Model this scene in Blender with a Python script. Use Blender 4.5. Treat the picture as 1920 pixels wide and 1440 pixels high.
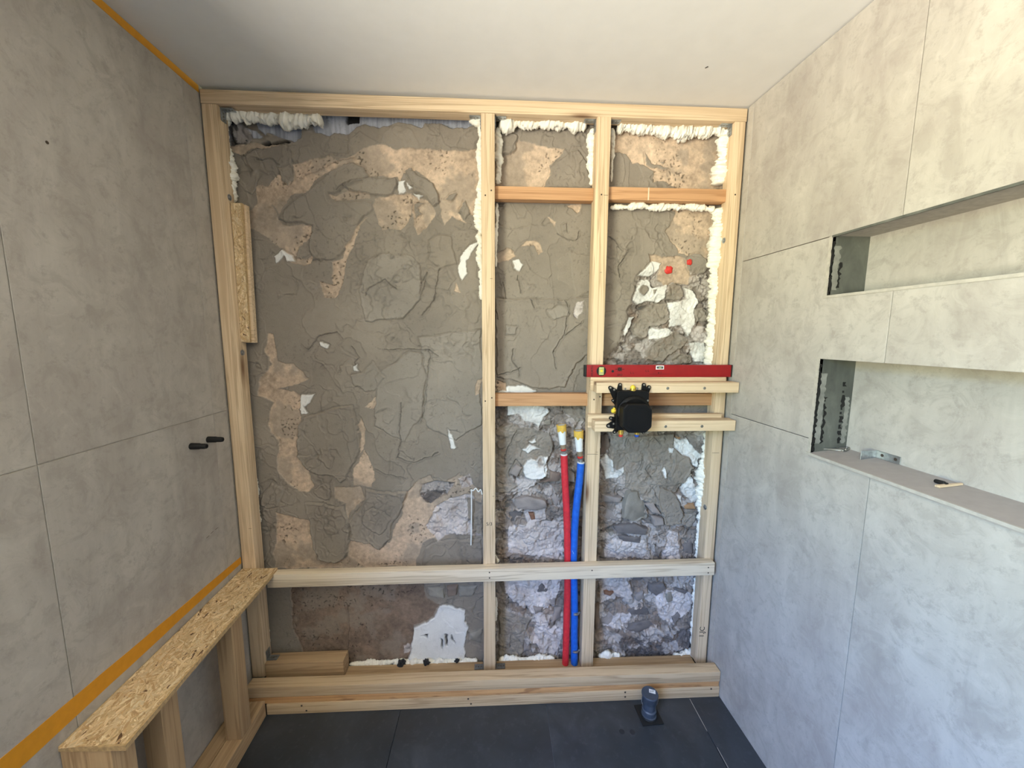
# Shower wall under construction: timber stud frame in front of old masonry between two tiled side walls.
# Units are metres. X right, Y into the picture, Z up. The front of the stud frame is the plane Y = 0, the tiled floor is Z = 0.
import bpy, bmesh, math, random
import numpy as np
from mathutils import Vector, Matrix, Euler
for o in list(bpy.data.objects): bpy.data.objects.remove(o)
sc = bpy.context.scene
COL = sc.collection

# ---------------------------------------------------------------- camera, daylight, exposure
cam_data = bpy.data.cameras.new('camera'); cam = bpy.data.objects.new('camera', cam_data); COL.objects.link(cam)
cam_data.sensor_width = 36; cam_data.lens = 716.0 / 1920 * 36; cam_data.clip_start = 0.02
CAM_ROT = ((0.998933, 0.001762, -0.046142), (-0.046002, 0.124470, -0.991156), (0.003997, 0.992222, 0.124419))
m = Matrix(CAM_ROT).to_4x4(); m.translation = (0, -1.62, 1.635)
cam.matrix_world = m
sc.camera = cam
WIN = (-1.62, -3.1, 0.95, 2.42)        # window opening in the left wall: Y from, Y to, sill, head
SKY_STRENGTH = 56.0
sc.view_settings.view_transform = 'Standard'
sc.view_settings.look = 'None'
sc.view_settings.gamma = 1
sc.view_settings.exposure = 0.0
sc.view_settings.use_curve_mapping = False
world = bpy.data.worlds.new('world'); sc.world = world; world.use_nodes = True
wn, wl = world.node_tree.nodes, world.node_tree.links
wn.clear()
w_out = wn.new('ShaderNodeOutputWorld'); w_bg = wn.new('ShaderNodeBackground')
w_tc = wn.new('ShaderNodeTexCoord'); w_sep = wn.new('ShaderNodeSeparateXYZ'); w_r = wn.new('ShaderNodeValToRGB'); w_m = wn.new('ShaderNodeMapRange')
w_m.inputs[1].default_value = -1; w_m.inputs[2].default_value = 1
wl.new(w_tc.outputs['Generated'], w_sep.inputs[0]); wl.new(w_sep.outputs[2], w_m.inputs[0]); wl.new(w_m.outputs[0], w_r.inputs[0])
wl.new(w_r.outputs[0], w_bg.inputs[0]); wl.new(w_bg.outputs[0], w_out.inputs[0])
e = w_r.color_ramp.elements                       # sunlit garden below and up to the tree line, blue sky above
e[0].position = 0.0; e[0].color = (0.78, 0.73, 0.65, 1)
e[1].position = 1.0; e[1].color = (0.14, 0.25, 0.56, 1)
for p_, c_ in ((0.34, (0.76, 0.72, 0.61, 1)), (0.44, (0.54, 0.50, 0.37, 1)), (0.50, (0.38, 0.41, 0.23, 1)), (0.55, (0.24, 0.33, 0.27, 1)), (0.60, (0.22, 0.36, 0.56, 1)), (0.68, (0.18, 0.32, 0.62, 1))):
    q = e.new(p_); q.color = c_
w_bg.inputs[1].default_value = SKY_STRENGTH
pl = bpy.data.lights.new('window_portal', 'AREA'); pl.shape = 'RECTANGLE'; pl.size = abs(WIN[1] - WIN[0]); pl.size_y = WIN[3] - WIN[2]
pl.cycles.is_portal = True
po = bpy.data.objects.new('window_portal', pl); COL.objects.link(po)
po.location = (-1.18, (WIN[0] + WIN[1]) / 2, (WIN[2] + WIN[3]) / 2); po.rotation_euler = (math.radians(90), 0, math.radians(90))
po.rotation_euler = Vector((1, 0, 0)).to_track_quat('-Z', 'Z').to_euler()

# ---------------------------------------------------------------- helpers
def lin(r, g, b):
    f = lambda c: (c / 255 / 12.92) if c <= 10.31 else ((c / 255 + 0.055) / 1.055) ** 2.4
    return (f(r), f(g), f(b), 1.0)
class NT:
    def __init__(s, name):
        s.m = bpy.data.materials.new(name); s.m.use_nodes = True; s.n = s.m.node_tree.nodes; s.l = s.m.node_tree.links
        s.b = s.n['Principled BSDF']; s.tc = None
    def node(s, t, **kw):
        x = s.n.new(t)
        for k, v in kw.items(): setattr(x, k, v)
        return x
    def obj(s, scale=(1, 1, 1), rot=(0, 0, 0), rand=True, space='Object'):
        if s.tc is None: s.tc = s.node('ShaderNodeTexCoord')
        src = s.tc.outputs[space]
        if space == 'Object' and rand:
            oi = s.node('ShaderNodeObjectInfo'); mu = s.node('ShaderNodeMath', operation='MULTIPLY'); mu.inputs[1].default_value = 37.0
            s.l.new(oi.outputs['Random'], mu.inputs[0]); ad = s.node('ShaderNodeVectorMath', operation='ADD')
            s.l.new(src, ad.inputs[0]); s.l.new(mu.outputs[0], ad.inputs[1]); src = ad.outputs[0]
        mp = s.node('ShaderNodeMapping'); mp.inputs['Scale'].default_value = scale; mp.inputs['Rotation'].default_value = rot
        s.l.new(src, mp.inputs[0]); return mp.outputs[0]
    def noise(s, vec, scale=1, detail=4, rough=0.55, dist=0):
        x = s.node('ShaderNodeTexNoise'); x.inputs['Scale'].default_value = scale; x.inputs['Detail'].default_value = detail
        x.inputs['Roughness'].default_value = rough; x.inputs['Distortion'].default_value = dist
        s.l.new(vec, x.inputs['Vector']); return x.outputs['Fac']
    def vor(s, vec, scale=1, feat='F1', out='Distance'):
        x = s.node('ShaderNodeTexVoronoi', feature=feat); x.inputs['Scale'].default_value = scale; s.l.new(vec, x.inputs['Vector']); return x.outputs[out]
    def ramp(s, fac, stops):
        x = s.node('ShaderNodeValToRGB'); el = x.color_ramp.elements
        while len(el) > 1: el.remove(el[-1])
        el[0].position = stops[0][0]; el[0].color = stops[0][1]
        for p, c in stops[1:]: q = el.new(p); q.color = c
        s.l.new(fac, x.inputs[0]); return x.outputs[0]
    def g(s, fac, a, b, lo=0.0, hi=1.0): return s.ramp(fac, [(a, (lo,) * 3 + (1,)), (b, (hi,) * 3 + (1,))])
    def mix(s, fac, a, b, mode='MIX'):
        x = s.node('ShaderNodeMix', data_type='RGBA', blend_type=mode)
        for sock, v in ((x.inputs[0], fac), (x.inputs[6], a), (x.inputs[7], b)):
            if hasattr(v, 'is_linked') or hasattr(v, 'links'): s.l.new(v, sock)
            else: sock.default_value = v
        return x.outputs[2]
    def bump(s, h, strength=0.3, dist=0.002):
        x = s.node('ShaderNodeBump'); x.inputs['Strength'].default_value = strength; x.inputs['Distance'].default_value = dist
        s.l.new(h, x.inputs['Height']); s.l.new(x.outputs[0], s.b.inputs['Normal']); return x
    def done(s, col, rough=0.6, metal=0.0):
        if hasattr(col, 'links'): s.l.new(col, s.b.inputs['Base Color'])
        else: s.b.inputs['Base Color'].default_value = col
        if hasattr(rough, 'links'): s.l.new(rough, s.b.inputs['Roughness'])
        else: s.b.inputs['Roughness'].default_value = rough
        s.b.inputs['Metallic'].default_value = metal
        return s.m
def simple(name, c, rough=0.5, metal=0.0, var=0.12, sc_=60, bump=0.15):
    t = NT(name); v = t.obj(); n = t.noise(v, sc_, 4)
    d = tuple(x * (1 - var) for x in c[:3]) + (1,); u = tuple(min(1, x * (1 + var)) for x in c[:3]) + (1,)
    t.bump(n, bump, 0.001)
    return t.done(t.ramp(n, [(0.3, d), (0.7, u)]), rough, metal)
def wood(name, dark, light, knots=True, stain=0.0):
    t = NT(name)
    warp = t.noise(t.obj((2.2, 9, 9)), 1, 3)
    ring = t.noise(t.obj((0.7, 30, 30)), 1, 4, 0.6, 0.5)
    fine = t.noise(t.obj((7, 420, 420)), 1, 3, 0.7)
    col = t.ramp(ring, [(0.30, dark), (0.42, light), (0.50, tuple(b * .86 for b in dark)), (0.53, light), (0.62, light), (0.68, dark), (0.74, light), (0.80, dark)])
    col = t.mix(t.g(fine, 0.35, 0.65, 0.0, 0.30), col, dark)
    tone = t.noise(t.obj((2.5, 5, 5)), 1, 3)
    col = t.mix(t.g(tone, 0.35, 0.7, 0.0, 0.5), col, tuple(a * .5 + b * .5 for a, b in zip(dark, light)))
    if knots:
        v = t.obj((2.1, 9, 9)); d = t.vor(v, 1); c = t.vor(v, 1, out='Color')
        sp = t.node('ShaderNodeSeparateColor'); t.l.new(c, sp.inputs[0])
        gate = t.g(sp.outputs[0], 0.74, 0.76); kn = t.ramp(d, [(0.0, (1, 1, 1, 1)), (0.055, (.8, .8, .8, 1)), (0.13, (.22, .22, .22, 1)), (0.22, (0, 0, 0, 1))])
        mu = t.node('ShaderNodeMath', operation='MULTIPLY'); t.l.new(gate, mu.inputs[0]); t.l.new(kn, mu.inputs[1])
        col = t.mix(mu.outputs[0], col, lin(104, 66, 38))
    if stain:
        st = t.noise(t.obj((6, 20, 20)), 1, 2); col = t.mix(t.g(st, 0.56, 0.62, 0.0, stain), col, lin(120, 78, 48))
    t.bump(fine, 0.25, 0.0006)
    return t.done(col, 0.72)
M = {}
M['spruce'] = wood('spruce', lin(194, 166, 132), lin(226, 203, 170))
M['spruce_shaded'] = wood('spruce_shaded', lin(160, 130, 96), lin(190, 162, 126))  # same spruce, with the dimness of the low left corner painted in
M['spruce_half_shaded'] = wood('spruce_half_shaded', lin(176, 148, 114), lin(206, 182, 148))  # same spruce, a weaker share of the floor-level shade in its colour
M['spruce_pale'] = wood('spruce_pale', lin(198, 178, 150), lin(228, 213, 188))
M['spruce_orange'] = wood('spruce_orange', lin(176, 130, 90), lin(198, 155, 114), False)
M['spruce_stained'] = wood('spruce_stained', lin(176, 126, 80), lin(206, 162, 112), True, 0.6)
def mk_tile():
    t = NT('stone_look_tile')
    a = t.noise(t.obj((1, 1, 1)), 2.4, 7, 0.6, 0.9); b = t.noise(t.obj((5, 5, 1.4), (0.55, 0, 0)), 2.2, 8, 0.66, 0.8); c = t.noise(t.obj((1, 1, 1)), 34, 5, 0.75)
    col = t.ramp(a, [(0.30, lin(158, 150, 143)), (0.5, lin(169, 163, 155)), (0.68, lin(180, 174, 166))])
    col = t.mix(t.g(b, 0.42, 0.75, 0.0, 0.55), col, lin(194, 189, 180))
    col = t.mix(t.g(b, 0.40, 0.28, 0.0, 0.55), col, lin(146, 140, 133))
    col = t.mix(t.g(c, 0.46, 0.34, 0.0, 0.55), col, lin(150, 143, 136))
    pz = t.noise(t.obj((1, 1, 1)), 11, 8, 0.72, 1.2)
    col = t.mix(t.g(pz, 0.50, 0.40, 0.0, 0.38), col, lin(148, 141, 133)); col = t.mix(t.g(pz, 0.56, 0.68, 0.0, 0.35), col, lin(196, 191, 182))
    t.bump(pz, 0.30, 0.002)
    return t.done(col, 0.58)
M['tile'] = mk_tile()
def mk_floor():
    t = NT('slate_floor_tile')
    a = t.noise(t.obj((1, 1, 1)), 5, 6, 0.6, 0.6); b = t.noise(t.obj((1, 1, 1)), 40, 5, 0.7)
    col = t.ramp(a, [(0.3, lin(42, 46, 51)), (0.55, lin(52, 57, 64)), (0.75, lin(66, 71, 79))])
    col = t.mix(t.g(b, 0.55, 0.75, 0.0, 0.35), col, lin(88, 91, 96)); t.bump(b, 0.15, 0.001)
    return t.done(col, t.g(a, 0.3, 0.8, 0.38, 0.52))
M['floor'] = mk_floor()
M['grout'] = simple('grout', lin(168, 162, 152), 0.9)
M['dark_grout'] = simple('dark_grout', lin(40, 40, 42), 0.9)
M['plaster'] = simple('painted_plaster', lin(226, 225, 222), 0.85, var=0.02, sc_=14, bump=0.05)
M['dim_rear_wall'] = simple('darkened_rear_wall', lin(112, 108, 102), 0.9)  # unseen rear wall, kept dark so less light bounces back
M['foam'] = simple('expanding_foam', lin(238, 234, 222), 0.75, var=0.04, sc_=90, bump=0.4)
M['foam'].node_tree.nodes['Principled BSDF'].inputs['Subsurface Weight'].default_value = 0.0
M['steel'] = simple('galvanised_steel', lin(170, 174, 178), 0.38, 0.9, 0.2, 120)
M['screw'] = simple('zinc_screw', lin(150, 146, 138), 0.4, 0.8)
M['dark_screw'] = simple('sunk_screw_hole', lin(62, 50, 40), 0.7)
M['black'] = simple('black_plastic', lin(6, 6, 8), 0.5, 0, 0.25, 40, 0.05)
M['black'].node_tree.nodes['Principled BSDF'].inputs['Specular IOR Level'].default_value = 0.28
M['rubber'] = simple('black_rubber', lin(16, 16, 17), 0.6)
M['brass'] = simple('brass', lin(214, 182, 92), 0.3, 0.85)
M['yellow'] = simple('yellow_plastic', lin(232, 206, 60), 0.45)
M['red_plastic'] = simple('red_plastic', lin(204, 52, 44), 0.45)
M['blue_plastic'] = simple('blue_plastic', lin(38, 84, 184), 0.45)
M['red_level'] = simple('red_painted_aluminium', lin(146, 14, 20), 0.45, 0, 0.08, 30)
M['red_sleeve'] = simple('red_pipe_insulation', lin(206, 44, 54), 0.6, 0, 0.14, 70, 0.5)
def mk_blue():
    t = NT('blue_pipe_insulation'); n = t.noise(t.obj(), 60, 5, .7); s2 = t.noise(t.obj(), 26, 3, .7)
    col = t.ramp(n, [(0.3, lin(14, 84, 186)), (0.7, lin(30, 108, 214))]); col = t.mix(t.g(s2, 0.69, 0.72), col, lin(150, 190, 226)); t.bump(n, .6, .002)
    return t.done(col, 0.5)
M['blue_sleeve'] = mk_blue()
M['white_plastic'] = simple('white_plastic', lin(226, 230, 230), 0.45, 0, 0.03)
M['glue'] = simple('yellow_glue', lin(226, 186, 84), 0.35, 0, 0.12, 80)
M['brown_fitting'] = simple('grey_brown_fitting', lin(138, 122, 100), 0.5)
M['tape'] = simple('ochre_sealing_tape', lin(206, 142, 30), 0.6, 0, 0.06, 50)
M['vial'] = simple('level_vial', lin(190, 192, 130), 0.2)
M['drain'] = simple('dark_grey_pipe', lin(64, 72, 84), 0.42)
M['cut'] = simple('tile_edge_trim', lin(176, 170, 160), 0.6)
M['filler'] = simple('grey_filler', lin(128, 128, 122), 0.7, 0, 0.3, 30)
M['ledge'] = simple('grey_ledge_tile', lin(162, 154, 147), 0.6, 0, 0.05, 40)
M['pencil'] = simple('pencil_grey', lin(70, 62, 54), 0.8)
M['ink'] = simple('black_ink', lin(24, 20, 20), 0.7)
M['paper'] = simple('white_sticker', lin(226, 226, 226), 0.6)
M['osb_edge'] = simple('osb_edge', lin(186, 158, 116), 0.8, 0, 0.25, 120, 0.6)
def mk_mem():
    t = NT('dark_membrane'); a = t.noise(t.obj((1, 1, .5)), 14, 6, .65, .4)
    return t.done(t.ramp(a, [(0.35, lin(74, 76, 72)), (0.62, lin(96, 98, 92)), (0.7, lin(112, 112, 106))]), 0.5)
M['membrane'] = mk_mem()
def mk_attr(name, rough=0.85, amount=0.35, scale=260, bump=0.8, dist=0.002):
    t = NT(name); a = t.node('ShaderNodeAttribute', attribute_name='Col')
    n = t.noise(t.obj(rand=False), scale, 4, .75); k = t.noise(t.obj(rand=False), scale / 3.2, 3, .6)
    col = t.mix(t.g(n, 0.42, 0.30, 0.0, amount), a.outputs['Color'], t.mix(1.0, a.outputs['Color'], (0.45, 0.42, 0.40, 1), 'MULTIPLY'))
    col = t.mix(t.g(k, 0.60, 0.78, 0.0, amount), col, t.mix(1.0, a.outputs['Color'], (1.35, 1.33, 1.30, 1), 'MULTIPLY'))
    q2 = t.noise(t.obj(rand=False), 34, 8, .75, .8); col = t.mix(t.g(q2, 0.46, 0.34, 0.0, amount * .9), col, t.mix(1.0, a.outputs['Color'], (0.62, 0.60, 0.58, 1), 'MULTIPLY'))
    col = t.mix(t.g(q2, 0.56, 0.70, 0.0, amount), col, t.mix(1.0, a.outputs['Color'], (1.18, 1.17, 1.16, 1), 'MULTIPLY'))
    t.bump(n, bump, dist)
    return t.done(col, rough)
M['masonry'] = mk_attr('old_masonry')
M['strand'] = mk_attr('wood_strand', 0.75, 0.2, 160, 0.3, 0.0006)

def tag(o, label=None, cat=None, group=None, kind=None):
    for k, v in (('label', label), ('category', cat), ('group', group), ('kind', kind)):
        if v: o[k] = v
    return o
def root(name, loc, label, cat, group=None, kind=None):
    o = bpy.data.objects.new(name, None); o.empty_display_size = 0.05; COL.objects.link(o); o.location = loc
    return tag(o, label, cat, group, kind)
WM = {}
def link(name, me, mats, parent=None, mat=None):
    """link mesh; mat = world matrix of the mesh's local frame"""
    o = bpy.data.objects.new(name, me); COL.objects.link(o)
    for x in (mats if isinstance(mats, (list, tuple)) else [mats]): me.materials.append(M[x] if isinstance(x, str) else x)
    w = mat if mat is not None else Matrix()
    WM[o] = w
    if parent is not None:
        pw = WM.get(parent) or Matrix.Translation(parent.location)
        o.parent = parent; o.matrix_local = pw.inverted() @ w
    else: o.matrix_local = w
    return o
def fin(bm, smooth=False, recalc=True):
    if recalc: bmesh.ops.recalc_face_normals(bm, faces=bm.faces)
    me = bpy.data.meshes.new('m'); bm.to_mesh(me); bm.free()
    if smooth:
        me.polygons.foreach_set('use_smooth', [True] * len(me.polygons))
        try: me.set_sharp_from_angle(angle=math.radians(38))
        except Exception: pass
    return me
def bmbox(bm, a, b):
    vs = [bm.verts.new((x, y, z)) for x in (a[0], b[0]) for y in (a[1], b[1]) for z in (a[2], b[2])]
    for f in ((0, 1, 3, 2), (4, 6, 7, 5), (0, 4, 5, 1), (2, 3, 7, 6), (0, 2, 6, 4), (1, 5, 7, 3)): bm.faces.new([vs[i] for i in f])
    return vs
def box(name, x, y, z, mat, parent=None, bev=0.0, rot=None):
    """world box from ranges; long axis becomes local X so grain runs along it"""
    d = [x[1] - x[0], y[1] - y[0], z[1] - z[0]]; d = [abs(q) for q in d]
    c = Vector(((x[0] + x[1]) / 2, (y[0] + y[1]) / 2, (z[0] + z[1]) / 2))
    ax = d.index(max(d))
    if ax == 0: R_ = Matrix(); L_ = d
    elif ax == 1: R_ = Matrix.Rotation(math.radians(90), 4, 'Z'); L_ = [d[1], d[0], d[2]]
    else: R_ = Matrix.Rotation(math.radians(-90), 4, 'Y'); L_ = [d[2], d[1], d[0]]
    bm = bmesh.new(); bmbox(bm, [-q / 2 for q in L_], [q / 2 for q in L_])
    if bev: bmesh.ops.bevel(bm, geom=list(bm.edges), offset=bev, segments=2, affect='EDGES', profile=0.6)
    w = Matrix.Translation(c) @ (rot.to_matrix().to_4x4() if rot else Matrix()) @ R_
    return link(name, fin(bm, bev > 0), mat, parent, w)
def beam(name, x, y, z, mat='spruce', parent=None, rot=None): return box(name, x, y, z, mat, parent, 0.0022, rot)
def prism(name, pts, off, mat, parent=None, bev=0.0):
    """closed polygon of 3D points extruded by vector off; local frame at its centre"""
    pts = [Vector(p) for p in pts]; off = Vector(off); c = sum(pts, Vector()) / len(pts)
    bm = bmesh.new(); a = [bm.verts.new(p - c) for p in pts]; b = [bm.verts.new(p - c + off) for p in pts]
    bm.faces.new(a); bm.faces.new(b[::-1])
    for i in range(len(a)): j = (i + 1) % len(a); bm.faces.new((a[j], a[i], b[i], b[j]))
    bmesh.ops.recalc_face_normals(bm, faces=bm.faces)
    if bev: bmesh.ops.bevel(bm, geom=list(bm.edges), offset=bev, segments=1, affect='EDGES')
    return link(name, fin(bm), mat, parent, Matrix.Translation(c))
def frame_axis(d):
    d = Vector(d).normalized(); return d.to_track_quat('Z', 'Y').to_matrix().to_4x4()
def lathe(name, prof, base, direction, mat, parent=None, n=28, cap=True, smooth=True):
    """prof = [(r, h), ...] revolved about direction from base"""
    bm = bmesh.new(); rings = []
    for r, h in prof:
        rings.append([bm.verts.new((r * math.cos(2 * math.pi * i / n), r * math.sin(2 * math.pi * i / n), h)) for i in range(n)])
    for A_, B_ in zip(rings, rings[1:]):
        for i in range(n): j = (i + 1) % n; bm.faces.new((A_[i], A_[j], B_[j], B_[i]))
    if cap: bm.faces.new(rings[0][::-1]); bm.faces.new(rings[-1])
    w = Matrix.Translation(base) @ frame_axis(direction)
    return link(name, fin(bm, smooth), mat, parent, w)
def tube(name, pts, r, mat, parent=None, n=16, lump=0.0, seed=0, steps=8, cap=True):
    """smooth tube through points (Catmull-Rom), local frame at the first point"""
    P_ = [Vector(p) for p in pts]; c0 = P_[0].copy(); Q = []
    ext = [P_[0] * 2 - P_[1]] + P_ + [P_[-1] * 2 - P_[-2]]
    for i in range(1, len(ext) - 2):
        a, b, c, d = ext[i - 1:i + 3]
        for k in range(steps):
            t = k / steps; Q.append(0.5 * ((2 * b) + (c - a) * t + (2 * a - 5 * b + 4 * c - d) * t * t + (3 * b - a - 3 * c + d) * t ** 3))
    Q.append(P_[-1]); rnd = random.Random(seed); bm = bmesh.new(); rings = []
    up = Vector((0, 1, 0)) if abs((Q[1] - Q[0]).normalized().y) < 0.9 else Vector((1, 0, 0))
    for i, q in enumerate(Q):
        t = (Q[min(i + 1, len(Q) - 1)] - Q[max(i - 1, 0)]).normalized(); u = t.cross(up).normalized(); v = t.cross(u)
        rr = (r(i / (len(Q) - 1)) if callable(r) else r) * (1 + lump * (rnd.random() - .5))
        rings.append([bm.verts.new(q - c0 + (u * math.cos(2 * math.pi * k / n) + v * math.sin(2 * math.pi * k / n)) * rr * (1 + lump * .5 * (rnd.random() - .5))) for k in range(n)])
    for A_, B_ in zip(rings, rings[1:]):
        for i in range(n): j = (i + 1) % n; bm.faces.new((A_[i], A_[j], B_[j], B_[i]))
    if cap: bm.faces.new(rings[0][::-1]); bm.faces.new(rings[-1])
    return link(name, fin(bm, True), mat, parent, Matrix.Translation(c0))
def text(name, s, size, w, mat, parent=None, depth=0.0002):
    cu = bpy.data.curves.new('t', 'FONT'); cu.body = s; cu.size = size; cu.extrude = depth; cu.align_x = 'CENTER'; cu.align_y = 'CENTER'
    o = bpy.data.objects.new('t', cu); COL.objects.link(o)
    me = bpy.data.meshes.new_from_object(o.evaluated_get(bpy.context.evaluated_depsgraph_get())); bpy.data.objects.remove(o)
    return link(name, me, mat, parent, w)
FACE = Matrix.Rotation(math.radians(90), 4, 'X')          # text frame that faces the room (-Y)

# ---- numpy noise
rs = np.random.RandomState(7); TAB = rs.rand(16, 256, 256)
def vn(x, y, k=0):
    xi = np.floor(x).astype(int); yi = np.floor(y).astype(int); fx = x - xi; fy = y - yi
    fx = fx * fx * (3 - 2 * fx); fy = fy * fy * (3 - 2 * fy); T = TAB[k % 16]
    a = T[xi & 255, yi & 255]; b = T[(xi + 1) & 255, yi & 255]; c = T[xi & 255, (yi + 1) & 255]; d = T[(xi + 1) & 255, (yi + 1) & 255]
    return (a * (1 - fx) + b * fx) * (1 - fy) + (c * (1 - fx) + d * fx) * fy
def fbm(x, y, s, o=4, k=0, g=0.5):
    t = 0; a = 1; n = 0
    for i in range(o):
        c_, s_ = math.cos(.65 + 1.1 * i), math.sin(.65 + 1.1 * i); q = s * 2.03 ** i
        t = t + a * vn((x * c_ - y * s_) * q + 17 * i + 3.3 * k, (x * s_ + y * c_) * q + 31 * i, k + i); n += a; a *= g
    return t / n
def billow(x, y, s, o=4, k=0, g=0.5):
    t = 0; a = 1; n = 0
    for i in range(o):
        c_, s_ = math.cos(.4 + 1.3 * i), math.sin(.4 + 1.3 * i); q = s * 2.07 ** i
        t = t + a * np.abs(vn((x * c_ - y * s_) * q + 11 * i + 2.1 * k, (x * s_ + y * c_) * q + 7 * i, k + i) * 2 - 1); n += a; a *= g
    return t / n
def worley(x, y, s, k=0):
    X_, Y_ = x * s, y * s; xi = np.floor(X_).astype(int); yi = np.floor(Y_).astype(int)
    f1 = np.full(x.shape, 9.0); f2 = np.full(x.shape, 9.0); cid = np.zeros(x.shape)
    for dx in (-1, 0, 1):
        for dy in (-1, 0, 1):
            a, b = (xi + dx) & 255, (yi + dy) & 255
            px = xi + dx + TAB[k % 16, a, b]; py = yi + dy + TAB[(k + 1) % 16, a, b]
            d = np.hypot(X_ - px, Y_ - py); c = TAB[(k + 2) % 16, a, b]
            cl = d < f1; f2 = np.where(cl, f1, np.minimum(f2, d)); cid = np.where(cl, c, cid); f1 = np.where(cl, d, f1)
    return f1, f2, cid
def inside(px, py, poly):
    n = len(poly); r = np.zeros(px.shape, bool)
    for i in range(n):
        x1, y1 = poly[i]; x2, y2 = poly[(i + 1) % n]
        if y1 == y2: continue
        r ^= ((y1 > py) != (y2 > py)) & (px < (x2 - x1) * (py - y1) / (y2 - y1) + x1)
    return r
def seg_dist(px, py, pts, closed=True):
    d = np.full(px.shape, 9.0); n = len(pts)
    for i in range(n if closed else n - 1):
        x1, y1 = pts[i]; x2, y2 = pts[(i + 1) % n]; vx, vy = x2 - x1, y2 - y1; L2 = vx * vx + vy * vy + 1e-12
        t = np.clip(((px - x1) * vx + (py - y1) * vy) / L2, 0, 1); d = np.minimum(d, np.hypot(px - x1 - t * vx, py - y1 - t * vy))
    return d
def ss(a, b, x): t = np.clip((x - a) / (b - a), 0, 1); return t * t * (3 - 2 * t)

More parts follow.
